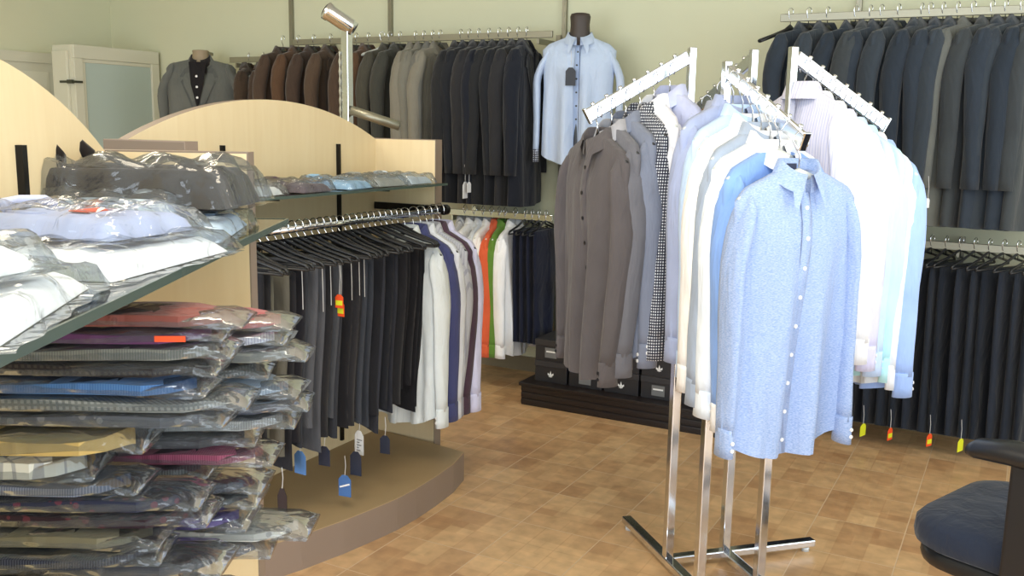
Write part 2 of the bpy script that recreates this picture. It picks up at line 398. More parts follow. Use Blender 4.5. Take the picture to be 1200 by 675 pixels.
def disc(m, c, r, ax='y', n=8, th=.003):
    x, y, z = c
    if ax == 'y': m.tube([(x, y, z), (x, y-th, z)], r, n)
    else: m.tube([(x, y, z), (x-th, y, z)], r, n)

def shirt_kind(seed, worn=0, z_neck=-.082):
    S = {}
    sw, nw = (.205, .062)
    slope = .060
    def top(u):
        x = abs(u)*sw
        if x < nw: return z_neck
        t = (x-nw)/(sw-nw); return z_neck - slope*t - .02*sm(.7, 1, t)
    def topF(u):
        x = abs(u)*sw; return top(u) - (.055*(1-(x/nw)**2) if x < nw else 0)
    hem = lambda u: -.845 + .06*abs(u)**2.5
    wf = lambda z: sw - (.012+.0)*sm(-.15, -.4, z) if z > -.4 else .193 + .012*(-(z+.4))/.45
    Df = lambda z: (.015 + (.030+worn)*sm(-.08, -.25, z) - .008*sm(-.3, -.6, z))
    fr, bk, yo = envelope(topF, top, hem, wf, Df, .018 if not worn else .006, seed, nx=36, kx=5.5+(seed % 4))
    S['torso'] = sheets_mesh('torso', fr, bk)
    for s, k in ((-1, 0), (1, 1)):
        m, end = sleeve_mesh(s, seed*7+k, z_neck-slope-.005, -.765, .170, .200 + (.035 if worn else 0), .025, .050)
        S['sleeve%d' % k] = m.mesh('sleeve', True)
        S['cuff%d' % k] = cuff_mesh(s, end).mesh('cuff', True)
        b = MB()
        for q in (0, .02): disc(b, (end[0], end[1]-end[4]*1.05, end[2]-.022-q), .0055)
        S['cuffbtn%d' % k] = b.mesh('cuff_button')
    # placket follows the front sheet
    nz = len(fr); mid = len(fr[0])//2; pl = MB(); g = []
    for row in fr:
        a, b, c = row[mid-1], row[mid], row[mid+1]
        g.append([(b[0]-.016, b[1]+(a[1]-b[1])*.4-.003, b[2]), (b[0]-.015, b[1]-.0055, b[2]), (b[0]+.015, b[1]-.0055, b[2]), (b[0]+.016, b[1]-.001+(c[1]-b[1])*.4, b[2])])
    S['placket'] = pl.grid(g).mesh('placket', True)
    bt = []
    for i in range(1, nz-1, 2):
        b = fr[i][mid]; m = MB(); disc(m, (b[0], b[1]-.005, b[2]), .0058); bt.append(m.mesh('button'))
    S['buttons'] = bt
    # collar: stand and turned down leaf with points
    rows = []; n = 22
    for lev in range(4):
        r = []
        for k in range(n+1):
            th = -PI/2 + .16 + (2*PI-.32)*k/n        # opens at front (-y)
            c, s_ = math.cos(th), math.sin(th); fc = max(0, -s_)  # 1 at the front
            stand = (.058+worn*.1, .040+worn*.45)
            if lev == 0: p = (stand[0]*c, stand[1]*s_, z_neck-.012-.045*fc)
            elif lev == 1: p = (stand[0]*.95*c, stand[1]*.95*s_, z_neck+.028-.040*fc)
            elif lev == 2: p = (stand[0]*1.06*c, stand[1]*1.08*s_-.002*fc, z_neck+.030-.040*fc)
            else:
                p = [(stand[0]+.024)*c, (stand[1]+.016)*s_, z_neck-.022-.040*fc]
                if fc > .8:
                    q = (fc-.8)/.2; p[0] += .040*q*(1 if c > 0 else -1); p[2] -= .050*q; p[1] -= .006*q
                p = tuple(p)
            r.append(p)
        rows.append(r)
    S['collar'] = MB().grid(rows).mesh('collar', True)
    S['neck_label'] = MB().box((-.022, stand[1]*.9-.004, z_neck-.012), (.022, stand[1]*.9-.001, z_neck+.016)).mesh('neck_label')
    return S
def jacket_kind(seed, hemz=-.93, worn=0):
    S = {}; sw, nw, zn = .235, .07, -.085
    def top(u):
        x = abs(u)*sw
        if x < nw: return zn
        t = (x-nw)/(sw-nw); return zn - .038*t - .022*sm(.8, 1, t)
    def topF(u):
        x = abs(u)*sw; return top(u) - (.03*(1-(x/nw)**2) if x < nw else 0)
    hem = lambda u: hemz + .012*abs(u)**3
    wf = lambda z: sw - .012*sm(-.2, -.45, z) + .018*sm(-.5, -.9, z)
    Df = lambda z: .020 + (.026+worn)*sm(-.09, -.28, z)
    fr, bk, yo = envelope(topF, top, hem, wf, Df, .010, seed, kx=5)
    S['torso'] = sheets_mesh('torso', fr, bk)
    for s, k in ((-1, 0), (1, 1)):
        m, end = sleeve_mesh(s, seed*5+k, zn-.03, -.76, .19, .245+worn*.4, .042, .052+worn*.3, wr=.004)
        S['sleeve%d' % k] = m.mesh('sleeve', True)
    rows = []; n = 20
    for lev in range(3):
        r = []
        for k in range(n+1):
            th = -PI/2 + .5 + (2*PI-1.0)*k/n; c, s_ = math.cos(th), math.sin(th); fc = max(0, -s_)
            if lev == 0: p = (.062*c, .045*s_, zn-.01-.03*fc)
            elif lev == 1: p = (.062*c, .043*s_, zn+.036-.05*fc)
            else: p = (.092*c, .066*s_, zn-.012-.06*fc)
            r.append(p)
        rows.append(r)
    S['collar'] = MB().grid(rows).mesh('collar', True)
    def fy(x, z):
        i = min(range(len(fr)), key=lambda q: abs(fr[q][15][2]-z)); row = fr[i]; k = min(range(len(row)), key=lambda q: abs(row[q][0]-x)); return row[k][1]
    for s, k in ((-1, 0), (1, 1)):
        pts = [(s*.05, -.115), (s*.10, -.15), (s*.125, -.20), (s*.10, -.21), (s*.115, -.235), (s*.012, -.46), (s*.0, -.44)]
        P3 = [(x, min(fy(x, z), -.02)-.010, z) for x, z in pts]
        P3 = [(x, y-.004, z) for x, y, z in P3]; 
        S['lapel%d' % k] = MB().slab(P3 if s > 0 else P3[::-1], .005).mesh('lapel')
    bt = []
    for z in (-.50, -.60):
        m = MB(); disc(m, (0.01, fy(0, z)-.004, z), .010); bt.append(m.mesh('button'))
    S['buttons'] = bt
    pk = MB()
    for s in (-1, 1):
        x = s*.13; y = fy(x, -.66); pk.bar((x-.07, y-.005, -.655), (x+.07, y-.005, -.66), .012, .04)
    S['pocket_flap'] = pk.mesh('pocket_flap', bevel=0)
    return S
def trouser_kind(seed, hemz=-.70, w0=.13):
    R = random.Random(seed); off = R.uniform(-.02, .03)
    top = lambda u: -.115 - .004*abs(u)
    hem = lambda u: hemz - .03*u*R.uniform(.95, 1)
    wf = lambda z: w0 - .028*sm(-.2, hemz, z)
    Df = lambda z: .012 + .010*sm(-.11, -.2, z)
    fr, bk, yo = envelope(top, top, hem, wf, Df, .007, seed, nx=18, nz=14, kx=4)
    S = {'legs': sheets_mesh('folded_legs', fr, bk)}
    g = [[(r[9][0]+q, r[9][1]-.002-(.003 if q == 0 else 0), r[9][2]) for q in (-.004, 0, .004)] for r in fr]
    S['crease'] = MB().grid(g).mesh('crease', True)
    return S
SHIRTS = [shirt_kind(s) for s in (3, 11, 19, 27, 35)]
JACKETS = [jacket_kind(s) for s in (2, 9, 16, 23)]
TROUS = [trouser_kind(s) for s in (4, 8, 15, 21)]
TROUL = [trouser_kind(s, -.93, .15) for s in (5, 12, 18)]

def hook_pts(r=.017, neck=-.075):
    pts = [(r*math.cos(a), 0, .012-r + r + r*math.sin(a) - r*.9) for a in [math.radians(x) for x in range(-30, 200, 23)]]
    pts = [(p[0], 0, p[2]+.002) for p in pts]
    return pts + [(-.012, 0, -.028), (0, 0, -.045), (0, 0, neck)]
def hanger_kind(style):
    S = {}
    S['hook'] = MB().tube(hook_pts(.026 if style == 'shirt' else .017), .0022, 6).mesh('hook', True)
    if style == 'shirt':
        S['arms'] = MB().loft([[(x, b*math.cos(t), z+h*math.sin(t)) for t in [2*PI*k/8 for k in range(8)]] for x, z, b, h in
             [(-.195, -.155, .005, .005), (-.12, -.125, .009, .008), (-.04, -.10, .009, .011), (0, -.09, .010, .014), (.04, -.10, .009, .011), (.12, -.125, .009, .008), (.195, -.155, .005, .005)]]).mesh('arms', True)
    elif style == 'suit':
        S['arms'] = MB().loft([[(x, b*math.cos(t), z+h*math.sin(t)) for t in [2*PI*k/8 for k in range(8)]] for x, z, b, h in
             [(-.205, -.15, .018, .010), (-.12, -.122, .014, .010), (-.04, -.098, .010, .014), (0, -.088, .012, .03), (.04, -.098, .010, .014), (.12, -.122, .014, .010), (.205, -.15, .018, .010)]]).mesh('arms', True)
    else:
        S['arms'] = MB().tube([(-.2, 0, -.112), (-.19, 0, -.10), (-.1, 0, -.078), (-.02, 0, -.05), (0, 0, -.045), (.02, 0, -.05), (.1, 0, -.078), (.19, 0, -.10), (.2, 0, -.112)], .006, 6).mesh('arms', True)
        S['bar'] = MB().tube([(-.2, 0, -.114), (.2, 0, -.114)], .0045, 6).mesh('bar', True)
    return S
HANG = {k: hanger_kind(k) for k in ('shirt', 'suit', 'trouser')}
def hanger(style, loc, rz, label, mat=None, group='clothes hangers'):
    t = thing('clothes_hanger', label, 'hanger', loc, rz, group)
    put('hook', HANG[style]['hook'], CHROME, t)
    put('arms', HANG[style]['arms'], mat or (BLACKP if style != 'shirt' else CLEARH), t)
    if 'bar' in HANG[style]: put('bar', HANG[style]['bar'], mat or BLACKP, t)
    return t
def hang_tag(parent, x, y, z, mat, w=.032, h=.05, string=.09, label=None, stripe=None):
    t = put('hang_tag', MB().add([(x-w/2, y, z-h), (x+w/2, y, z-h), (x+w/2, y, z-.2*h), (x+w*.2, y, z), (x-w*.2, y, z), (x-w/2, y, z-.2*h),
                                  (x-w/2, y+.002, z-h), (x+w/2, y+.002, z-h), (x+w/2, y+.002, z-.2*h), (x+w*.2, y+.002, z), (x-w*.2, y+.002, z), (x-w/2, y+.002, z-.2*h)],
              [(0,1,2,3,4,5), (11,10,9,8,7,6)] + [(k, k+6, (k+1)%6+6, (k+1)%6) for k in range(6)]), mat, parent)
    put('tag_string', MB().tube([(x, y+.001, z-.005), (x+.003, y+.003, z+string*.5), (x-.002, y+.006, z+string)], .0012, 5), STRING, t)
    if stripe: put('printed_band', MB().box((x-w*.42, y-.0015, z-h*.8), (x+w*.42, y-.0002, z-h*.45)), stripe, t)
    if label: lab(t, label)
    return t
def garment(kind, S, loc, rz, mat, label, cat, group, accent=None, cuff=None, collar=None, btn=None, detail=True, hlabel=None, hstyle=None, hmat=None, sc_=1, inner=None, tilt=0, plk=None, lz=1):
    t = thing(kind, label, cat, loc, rz, group)
    if sc_ != 1 or lz != 1: t.scale = (sc_, sc_, sc_*lz)
    put('torso', S['torso'], mat, t)
    a = put('sleeve', S['sleeve0'], mat, t); b = put('sleeve', S['sleeve1'], mat, t)
    if 'cuff0' in S:
        for q, p in ((0, a), (1, b)):
            c = put('cuff', S['cuff%d' % q], cuff or mat, p)
            if detail: put_b = put('cuff_button', S['cuffbtn%d' % q], btn or PAPER, p)
    col = put('collar', S['collar'], collar or mat, t)
    if detail and 'neck_label' in S: put('neck_label', S['neck_label'], inner or plain('navy_woven_label', (50, 56, 78), .7), col)
    if 'placket' in S: put('placket', S['placket'], plk or mat, t)
    if 'lapel0' in S:
        put('lapel', S['lapel0'], accent or mat, t); put('lapel', S['lapel1'], accent or mat, t)
        if detail: put('pocket_flap', S['pocket_flap'], mat, t)
    if detail:
        for bm_ in S['buttons']: put('button', bm_, btn or PAPER, t)
    return t
def short(n, lst):
    return ['first', 'second', 'third', 'fourth', 'fifth', 'sixth', 'seventh', 'eighth', 'ninth', 'tenth', 'eleventh', 'twelfth', 'thirteenth', 'fourteenth', 'fifteenth', 'sixteenth', 'seventeenth', 'eighteenth', 'nineteenth', 'twentieth', 'twenty first', 'twenty second', 'twenty third', 'twenty fourth', 'twenty fifth', 'twenty sixth', 'twenty seventh', 'twenty eighth', 'twenty ninth', 'thirtieth'][n]
ORD = lambda n: short(n, None)
DARKB = plain('dark_buttons', (30, 28, 30), .4)

# ---- upper left rail: brown, grey and black jackets
cnt = {}
rr = random.Random(5)
UL = [(332,'brown'),(350,'brown'),(368,'brown'),(388,'brown'),(418,'brown'),(432,'brown'),(457,'olive'),(469,'olive'),(487,'grey'),(497,'grey'),(507,'grey'),(516,'grey'),
      (540,'black'),(550,'black'),(561,'black'),(573,'black'),(585,'black'),(596,'black'),(607,'black'),(617,'black')]
JC = {'brown': [(66,52,42),(78,58,42),(60,48,40),(72,58,46)], 'olive': [(62,60,52),(56,56,50)], 'grey': [(108,106,96),(98,98,92),(116,112,100)],
      'black': [(34,35,37),(30,32,36),(40,40,42),(27,30,38)], 'navy': [(44,51,60),(50,57,64),(40,47,56),(56,60,63)], 'ash': [(92,94,90)]}
WORD = {'brown': 'brown', 'olive': 'dark olive grey', 'grey': 'mid grey', 'black': 'black', 'navy': 'dark slate', 'ash': 'lighter ash grey'}
for i, (px, c) in enumerate(UL):
    x = railx(px); rz = PI/2 + math.radians(rr.uniform(-6, 10)); cnt[c] = cnt.get(c, 0)+1
    mat = fabric(JC[c][i % len(JC[c])])
    o = ORD(cnt[c]-1)
    g = garment('suit_jacket', JACKETS[i % 4], (x, 4.8, RZ1+.03), rz, mat, '%s jacket on the upper left rail, %s of its colour from the left' % (WORD[c], o), 'jacket', '%s jackets on the upper left rail' % WORD[c], detail=False, lz=1.05)
    hanger('suit', (x, 4.8, RZ1+.03), rz, 'hanger holding the %s %s jacket on the upper left rail' % (o, WORD[c]), group='hangers on the upper left rail')
    if px in (540, 573, 585):
        tg = {540: (YELLOW, 'yellow price tag', .03), 573: (PAPER, 'white price tag', .055), 585: (PAPER, 'white price tag', .035)}[px]
        hang_tag(g, -.27, -.0, -.80, tg[0], tg[2], tg[2]*1.6, label=tg[1])
for i, px in enumerate((292, 309)):
    x = on_y(px, 80, 4.8).x; rz = PI/2+.5
    garment('suit_jacket', JACKETS[i+1], (x, 4.8, RZ1-.07), rz, fabric(JC['brown'][2] if i else (58,46,36)), 'dark brown jacket on the short lower rail, %s' % ('right hand one' if i else 'left hand one'), 'jacket', 'dark brown jackets on the short rail', detail=False)
    hanger('suit', (x, 4.8, RZ1-.07), rz, 'hanger of the %s dark brown jacket on the short rail' % ('right' if i else 'left'), group='hangers on the short rail')
hanger('suit', (railx(341)-.12, 4.8, RZ1-.07), .35, 'empty translucent hanger left of the brown jackets', CLEARH, 'empty hangers')
hanger('suit', (railx(448), 4.8, RZ1+.03), 1.0, 'empty translucent hanger between the brown and olive grey jackets', CLEARH, 'empty hangers')

# ---- upper right rail
UR = [(948,'navy'),(970,'navy'),(1003,'navy'),(1020,'navy'),(1033,'navy'),(1053,'navy'),(1080,'navy'),(1090,'navy'),(1105,'navy'),(1122,'navy'),(1140,'ash'),(1162,'navy'),(1178,'navy'),(1197,'navy'),(1214,'navy'),(1232,'navy')]
for i, (px, c) in enumerate(UR):
    x = railx(px, y=20); rz = PI/2 - math.radians(24+rr.uniform(-6, 8))
    mat = fabric(JC[c][i % len(JC[c])])
    lb = 'dark slate suit on the upper right rail, %s from the rail\'s left end' % ORD(i) if c == 'navy' else 'lighter ash grey suit among the dark suits on the upper right rail'
    g = garment('suit_jacket', JACKETS[(i*3+1) % 4], (x, 4.8, RZ2+.03), rz, mat, lb, 'jacket', 'suits on the upper right rail', detail=i < 2, lz=1.06)
    hanger('suit', (x, 4.8, RZ2+.03), rz, 'hanger of the %s suit on the upper right rail' % ORD(i), group='hangers on the upper right rail')
    tg = {1090: (ORANGE, 'orange price tag', .03, -.66), 1105: (YELLOW, 'yellow price tag', .035, -.72), 1162: (PAPER, 'white price tag', .025, -.68)}.get(px)
    if tg: hang_tag(g, -.33, -.0, tg[3]-.12, tg[0], tg[2], tg[2]*1.6, label=tg[1])
# two empty hangers at the left end of that rail
hanger('suit', (railx(926, y=30), 4.8, RZ2+.03), 1.1, 'empty dark hanger at the left end of the upper right rail', BLACKP, 'empty hangers')

# ---- lower right rail: black trousers, long
i = 0
for px in range(905, 1235, 17):
    x = railx(px, y=290); rz = PI/2 - math.radians(26+rr.uniform(-7, 7))
    t = thing('hung_trousers', 'black trousers on the lower right rail, %s from its left end' % ORD(i), 'trousers', (x, 4.8, RZ3+.03), rz, 'black trousers on the lower right rail')
    put('legs', TROUL[i % 3]['legs'], fabric([(30,35,44),(24,29,38),(33,38,48)][i % 3]), t); put('crease', TROUL[i % 3]['crease'], fabric([(30,35,44),(24,29,38),(33,38,48)][i % 3]), t)
    hanger('trouser', (x, 4.8, RZ3+.03), rz, 'hanger of the %s black trousers on the lower right rail' % ORD(i), group='hangers on the lower right rail')
    tg = {956: (ORANGE, 'orange price tag'), 990: (ORANGE, 'orange and yellow price tag'), 1041: (YELLOW, 'large yellow price tag'), 1075: (ORANGE, 'orange and yellow price tag'), 1126: (ORANGE, 'orange and yellow price tag'), 1160: (YELLOW, 'yellow price tag')}.get(px)
    if tg: hang_tag(t, -.15, -.03, -.895, tg[0], .05 if tg[0] == YELLOW else .04, .06, label=tg[1], stripe=YELLOW if tg[0] == ORANGE else None)
    i += 1

# ---- lower left rail behind the trousers
LL = [(545,(214,214,212),'striped white','stripe',(150,150,156)),(556,(222,222,220),'plain white','plain',None),(566,(196,200,206),'pale grey','plain',None),(576,(230,226,222),'cream','plain',None),(585,(206,92,58),'orange','plain',None),(592,(92,128,52),'green','plain',None),(604,(238,240,244),'bright white','plain',None)]
for i, (px, c, wd, st, c2) in enumerate(LL):
    x = railx(px, y=255); rz = PI/2 + math.radians(4+rr.uniform(-4, 5))
    garment('hung_shirt', SHIRTS[i % 5], (x, 4.8, RZ3+.03), rz, fabric(c, st, c2), '%s shirt on the lower chrome rail behind the trousers' % wd, 'shirt', 'shirts on the lower chrome rail', detail=False, sc_=1.0)
    hanger('shirt', (x, 4.8, RZ3+.03), rz, 'hanger of the %s shirt on the lower chrome rail' % wd, group='hangers on the lower chrome rail')
for i, px in enumerate((616, 624, 632, 640)):
    x = railx(px, y=255)
    t = thing('hung_trousers', 'navy black trousers right of the bright white shirt, %s from it' % ORD(i), 'trousers', (x, 4.8, RZ3+.03), PI/2, 'navy trousers on the lower chrome rail'); t.scale = (1, 1, .82)
    put('legs', TROUL[i % 3]['legs'], fabric((26,30,46)), t); put('crease', TROUL[i % 3]['crease'], fabric((26,30,46)), t)
    hanger('trouser', (x, 4.8, RZ3+.03), PI/2, 'hanger of the navy black trousers %s from the bright white shirt' % ORD(i), group='hangers on the lower chrome rail')

# ------------------------------------------------------------------ display fixtures (gondolas)
def gondola(name_label, org, rz, shelf_z, group, DW, slots, sag=.145):
    """local frame: +y runs along the arched board away from the camera, +x points out to the shopper; org = far outer corner of the far wing"""
    t = thing('arched_display_stand', name_label, 'display stand', (org[0], org[1], 0), rz, group)
    L, H = 1.30, 1.435
    # arched board
    n = 28; R = (L*L/4+sag*sag)/(2*sag)
    prof = [(-L, .0), (0, 0)]
    arc = [( -L*k/n, H + math.sqrt(max(0, R*R-(L*k/n-L/2)**2)) - (R-sag)) for k in range(n+1)]
    prof = prof + arc
    x0, x1 = -DW-.045, -DW
    v = [(x1, y, z) for y, z in prof] + [(x0, y, z) for y, z in prof]; m = len(prof)
    ap = MB().add(v, [tuple(range(m)), tuple(range(2*m-1, m-1, -1))])
    put('arched_board', ap, MAPLE, t)
    e = MB()
    for k in range(m):
        a, b = prof[k], prof[(k+1) % m]
        e.add([(x1, *a), (x0, *a), (x0, *b), (x1, *b)], [(0, 1, 2, 3)])
    lab(put('edge_band', e, EDGE, t), 'taupe edge band of the arched board')
    for y0, y1, nm in ((0, .05, 'far'), (-L-.05, -L, 'near')):
        w_ = put('wing_board', MB().box((-DW-.045, y0, 0), (-.003, y1, H)), MAPLE if nm == 'far' else plain('taupe_back_laminate', (112, 98, 84), .5), t)
        lab(put('edge_band', MB().box((-.003, y0, 0), (0, y1, H)).box((-DW-.045, y0, H), (0, y1, H+.003)), EDGE, w_), 'taupe edge band of the %s wing board' % nm)
    for y in slots:
        put('slotted_upright', MB().box((-DW, y-.008, .15), (-DW+.012, y+.008, shelf_z+.155)), BLACKM, t)
    return t
# fixture 2 (further)
FX2 = (-2.19, 3.37)
g2 = gondola('maple display stand with arched back board carrying the trousers rail', FX2, 0, 1.26, 'arched maple display stands', .31, (-.26, -.90))
put('glass_shelf', MB().box((-.30, -1.22, 1.252), (.06, -.005, 1.26)), GLASS, g2)
put('shelf_edge', MB().box((.06, -1.22, 1.251), (.064, -.005, 1.261)), GLASSEDGE, g2)
for y in (-.26, -.90): put('shelf_bracket', MB().bar((-.30, y, 1.238), (-.05, y, 1.243), .008, .02), BLACKM, g2)
put('base_platform', MB().prism([(-.31, -1.30), (.0, -1.36), (.09, -1.22), (.15, -1.05), (.195, -.88), (.225, -.72), (.24, -.62), (.245, -.5), (.24, -.36), (.225, -.2), (.19, -.06), (-.0, -.03), (-.31, -.0)], 0, .123).mesh('base_platform'), plain('grey_taupe_laminate_side', (140, 122, 108), .5), g2)
put('platform_top', MB().prism([(-.31, -1.30), (.0, -1.36), (.09, -1.22), (.15, -1.05), (.195, -.88), (.225, -.72), (.24, -.62), (.245, -.5), (.24, -.36), (.225, -.2), (.19, -.06), (-.0, -.03), (-.31, -.0)], .123, .126), plain('worn_maple_top', (176, 150, 112), .45), g2)
PRX, PRZ = -2.13, 1.15
rl = MB().tube([(.06, -1.30, PRZ), (.06, -.0, PRZ)], .0125, 12)
put('hang_rail', rl.mesh('hang_rail', True), CHROME, g2)
for y in (-1.28, -.02): put('rail_bracket', MB().bar((-.30, y, PRZ-.0), (.045, y, PRZ-.0), .012, .03).tube([(.06, y-.012, PRZ), (.06, y+.012, PRZ)], .022, 14), BLACKM, g2)

# trousers along that rail
TC = [((26,26,30),'black'),((30,30,33),'black'),((88,86,76),'olive grey'),((84,82,74),'olive grey'),((32,32,36),'black'),((28,28,34),'black'),((48,50,56),'charcoal'),((76,78,84),'mid grey'),((72,74,80),'mid grey'),
      ((36,36,40),'black'),((66,68,74),'mid grey'),((44,46,52),'charcoal'),((30,30,34),'black'),((40,40,44),'black'),((34,34,38),'black'),((54,58,66),'slate'),((50,54,62),'slate'),((32,33,38),'black'),((46,48,56),'charcoal'),((30,32,38),'black'),((42,44,52),'charcoal'),((34,34,38),'black'),((28,28,32),'black'),((26,26,30),'black'),((24,24,28),'black'),((28,28,32),'black')]
nT = len(TC); ccount = {}
for i, (c, wd) in enumerate(TC):
    y = 2.12 + (3.02-2.12)*i/(nT-1); rz = math.radians(rr.uniform(-9, 9)); ccount[wd] = ccount.get(wd, 0)+1
    S = TROUS[i % 4]; z = PRZ+.012 
    t = thing('hung_trousers', '%s trousers on the display stand rail, %s of that colour from the front' % (wd, ORD(ccount[wd]-1)), 'trousers', (PRX, y, z), rz, 'trousers on the display stand rail'); t.scale = (1, 1, rr.uniform(.90, 1.10))
    put('legs', S['legs'], fabric(c), t); put('crease', S['crease'], fabric(tuple(min(255, v+6) for v in c)), t)
    hanger('trouser', (PRX, y, z), rz, 'hanger of the %s trousers, %s along the display stand rail' % (wd, ORD(i)), group='hangers on the display stand rail')
    if i in (5, 8, 9, 10, 11, 12, 14, 15):
        if i in (10, 11): hang_tag(t, .135, -.02, -.25, ORANGE, .03, .05, .13, 'orange and yellow price tag', YELLOW)
        else: put('tag_string', MB().tube([(.132, -.02, -.12), (.135, -.022, -.19), (.134, -.02, -.26)], .0013, 5), STRING, t)
    if i in (3, 6, 9, 12, 13, 15, 17):
        bl = {3: ((40,26,28), 'black and dark red label', .035, .13), 6: ((82,122,176), 'mid blue label', .05, .08), 9: ((40,46,66), 'navy label', .045, .07), 12: ((70,110,168), 'blue label with a white slash', .05, .08),
              13: ((34,40,58), 'navy label', .045, .09), 15: ((232,234,236), 'white printed label', .042, .09), 17: ((36,42,60), 'navy label', .04, .07)}[i]
        t.scale = (1, 1, 1); zz = {3: -.84, 6: -.74, 9: -.76, 12: -.90, 13: -.82, 15: -.76, 17: -.80}[i]
        lb_ = hang_tag(t, .09+.02*(i % 3), -.01, zz, plain('label_card_%d' % i, bl[0], .5), bl[2], bl[3], .07, bl[1])
        if i == 12: put('white_slash', MB().bar((.072, -.0135, zz-.045), (.112, -.0135, zz-.03), .001, .006, up=(0,0,1)), PAPER, lb_)
        if i == 3: put('printed_mark', MB().box((.078, -.0115, zz-.085), (.102, -.0105, zz-.078)).box((.084, -.0115, zz-.092), (.098, -.0105, zz-.087)), PAPER, lb_)
        if i == 15:
            pt = MB()
            for q in range(5): pt.box((.078, -.0115, zz-.035-q*.01), (.078+(.028, .016, .024, .012, .02)[q], -.0105, zz-.032-q*.01))
            put('printed_lines', pt, plain('grey_print', (120,120,124), .6), lb_)
# shirts at the far end of the rail
FS = [(3.06,(206,212,214),'pale grey',None,None),(3.12,(66,70,112),'indigo',None,None),(3.17,(212,216,226),'white',None,None),(3.215,(186,188,196),'silver grey','stripe',(160,162,176)),(3.26,(70,52,66),'plum',None,None),(3.31,(196,196,222),'lavender',None,None)]
for i, (y, c, wd, st, c2) in enumerate(FS):
    rz = math.radians([-10, -6, -8, -4, -6, -9][i])
    garment('hung_shirt', SHIRTS[(i+2) % 5], (PRX+.0, y, PRZ+.012), rz, fabric(c, st or 'plain', c2), '%s shirt at the far end of the trousers rail' % wd, 'shirt', 'shirts at the end of the trousers rail', detail=i == 0, sc_=1.0, lz=1.0, btn=PAPER)
    hanger('shirt', (PRX+.0, y, PRZ+.012), rz, 'hanger of the %s shirt at the end of the trousers rail' % wd, BLACKP, group='hangers on the display stand rail')

# fixture 1 (near), turned 30 degrees
A30 = math.radians(30)
W1 = Vector((-1.39, 1.445))
g1 = gondola('near maple display stand with arched board, in the left foreground', W1, A30, 1.30, 'arched maple display stands', .285, (-.36, -1.1), .18)
def f1(x, y, z=0):   # stand frame to world
    c, s = math.cos(A30), math.sin(A30); return Vector((W1.x + x*c - y*s, W1.y + x*s + y*c, z))
put('glass_shelf', MB().box((-.283, -1.28, 1.290), (.066, .04, 1.3)), GLASS, g1)
put('shelf_edge', MB().box((.066, -1.28, 1.289), (.070, .04, 1.301)).box((-.0, .04, 1.289), (.07, .043, 1.301)), GLASSEDGE, g1)
for y in (-.36, -1.1): put('shelf_bracket', MB().bar((-.283, y, 1.27), (-.02, y, 1.28), .01, .03), BLACKM, g1)
put('lower_shelf', MB().box((-.29, -.95, .80), (.05, -.42, .82)).mesh('lower_shelf', bevel=.002), MAPLE, g1)
put('shelf_bracket', MB().bar((-.30, -.62, .785), (.03, -.62, .79), .02, .03), BLACKM, g1)
put('base_platform', MB().prism([(-.31, -1.3), (.1, -1.2), (.22, -.9), (.25, -.6), (.2, -.2), (-.0, .0), (-.31, 0)], 0, .123), plain('grey_taupe_laminate_side', (140, 122, 108), .5), g1)

# ------------------------------------------------------------------ packed shirts in clear bags
def wavy_bag(w, l, h, seed, nx=22, ny=26, wr=.0035):
    R = random.Random(seed); ph = [R.uniform(0, 6.28) for _ in range(8)]
    m = MB()
    def top(u, v):
        x = u*w/2; y = v*l/2
        e = min(1, (1-abs(u))*6)*min(1, (1-abs(v))*6); e = e**.5
        z = h*e + wr*e*(math.sin(u*9+v*5+ph[0])+math.sin(v*11-u*4+ph[1])+.7*math.sin(u*17+ph[2])*math.sin(v*15+ph[3]))
        return (x+.004*math.sin(v*13+ph[4]), y+.004*math.sin(u*11+ph[5]), max(.0015, z+.004))
    gt = [[top(-1+2*i/nx, -1+2*k/ny) for i in range(nx+1)] for k in range(ny+1)]
    m.grid(gt); m.grid([[(p[0], p[1], .0008) for p in reversed(r)] for r in gt])
    return m
def folded_shirt(w, l, h, seed):
    R = random.Random(seed); m = MB(); nx, ny = 16, 18
    def top(u, v):
        e = min(1, (1-abs(u))*5)*min(1, (1-abs(v))*5); e = e**.45
        return (u*w/2, v*l/2, .002+h*e*(1-.12*abs(u)) + .0015*math.sin(u*8+seed)*e)
    gt = [[top(-1+2*i/nx, -1+2*k/ny) for i in range(nx+1)] for k in range(ny+1)]
    m.grid(gt); m.grid([[(p[0], p[1], .0015) for p in reversed(r)] for r in gt])
    return m
def pack_collar(w, l, h):
    m = MB(); y = l/2-.05
    m.tube([(-.055, y+.01, h+.004), (-.05, y+.03, h+.012), (0, y+.042, h+.014), (.05, y+.03, h+.012), (.055, y+.01, h+.004)], .008, 8)
    for s in (-1, 1):
        P3 = [(s*.004, y+.0, h+.002), (s*.058, y+.015, h+.004), (s*.062, y-.035, h+.002), (s*.03, y-.055, h+.001)]
        m.slab(P3 if s > 0 else P3[::-1], .006)
    return m
BAGV = [wavy_bag(.27, .37, .036, s).mesh('plastic_bag', True) for s in (1, 2, 3)]
FOLDV = [folded_shirt(.23, .32, .026, s).mesh('folded_shirt', True) for s in (1, 2)]
COLV = pack_collar(.23, .32, .026).mesh('collar', True)
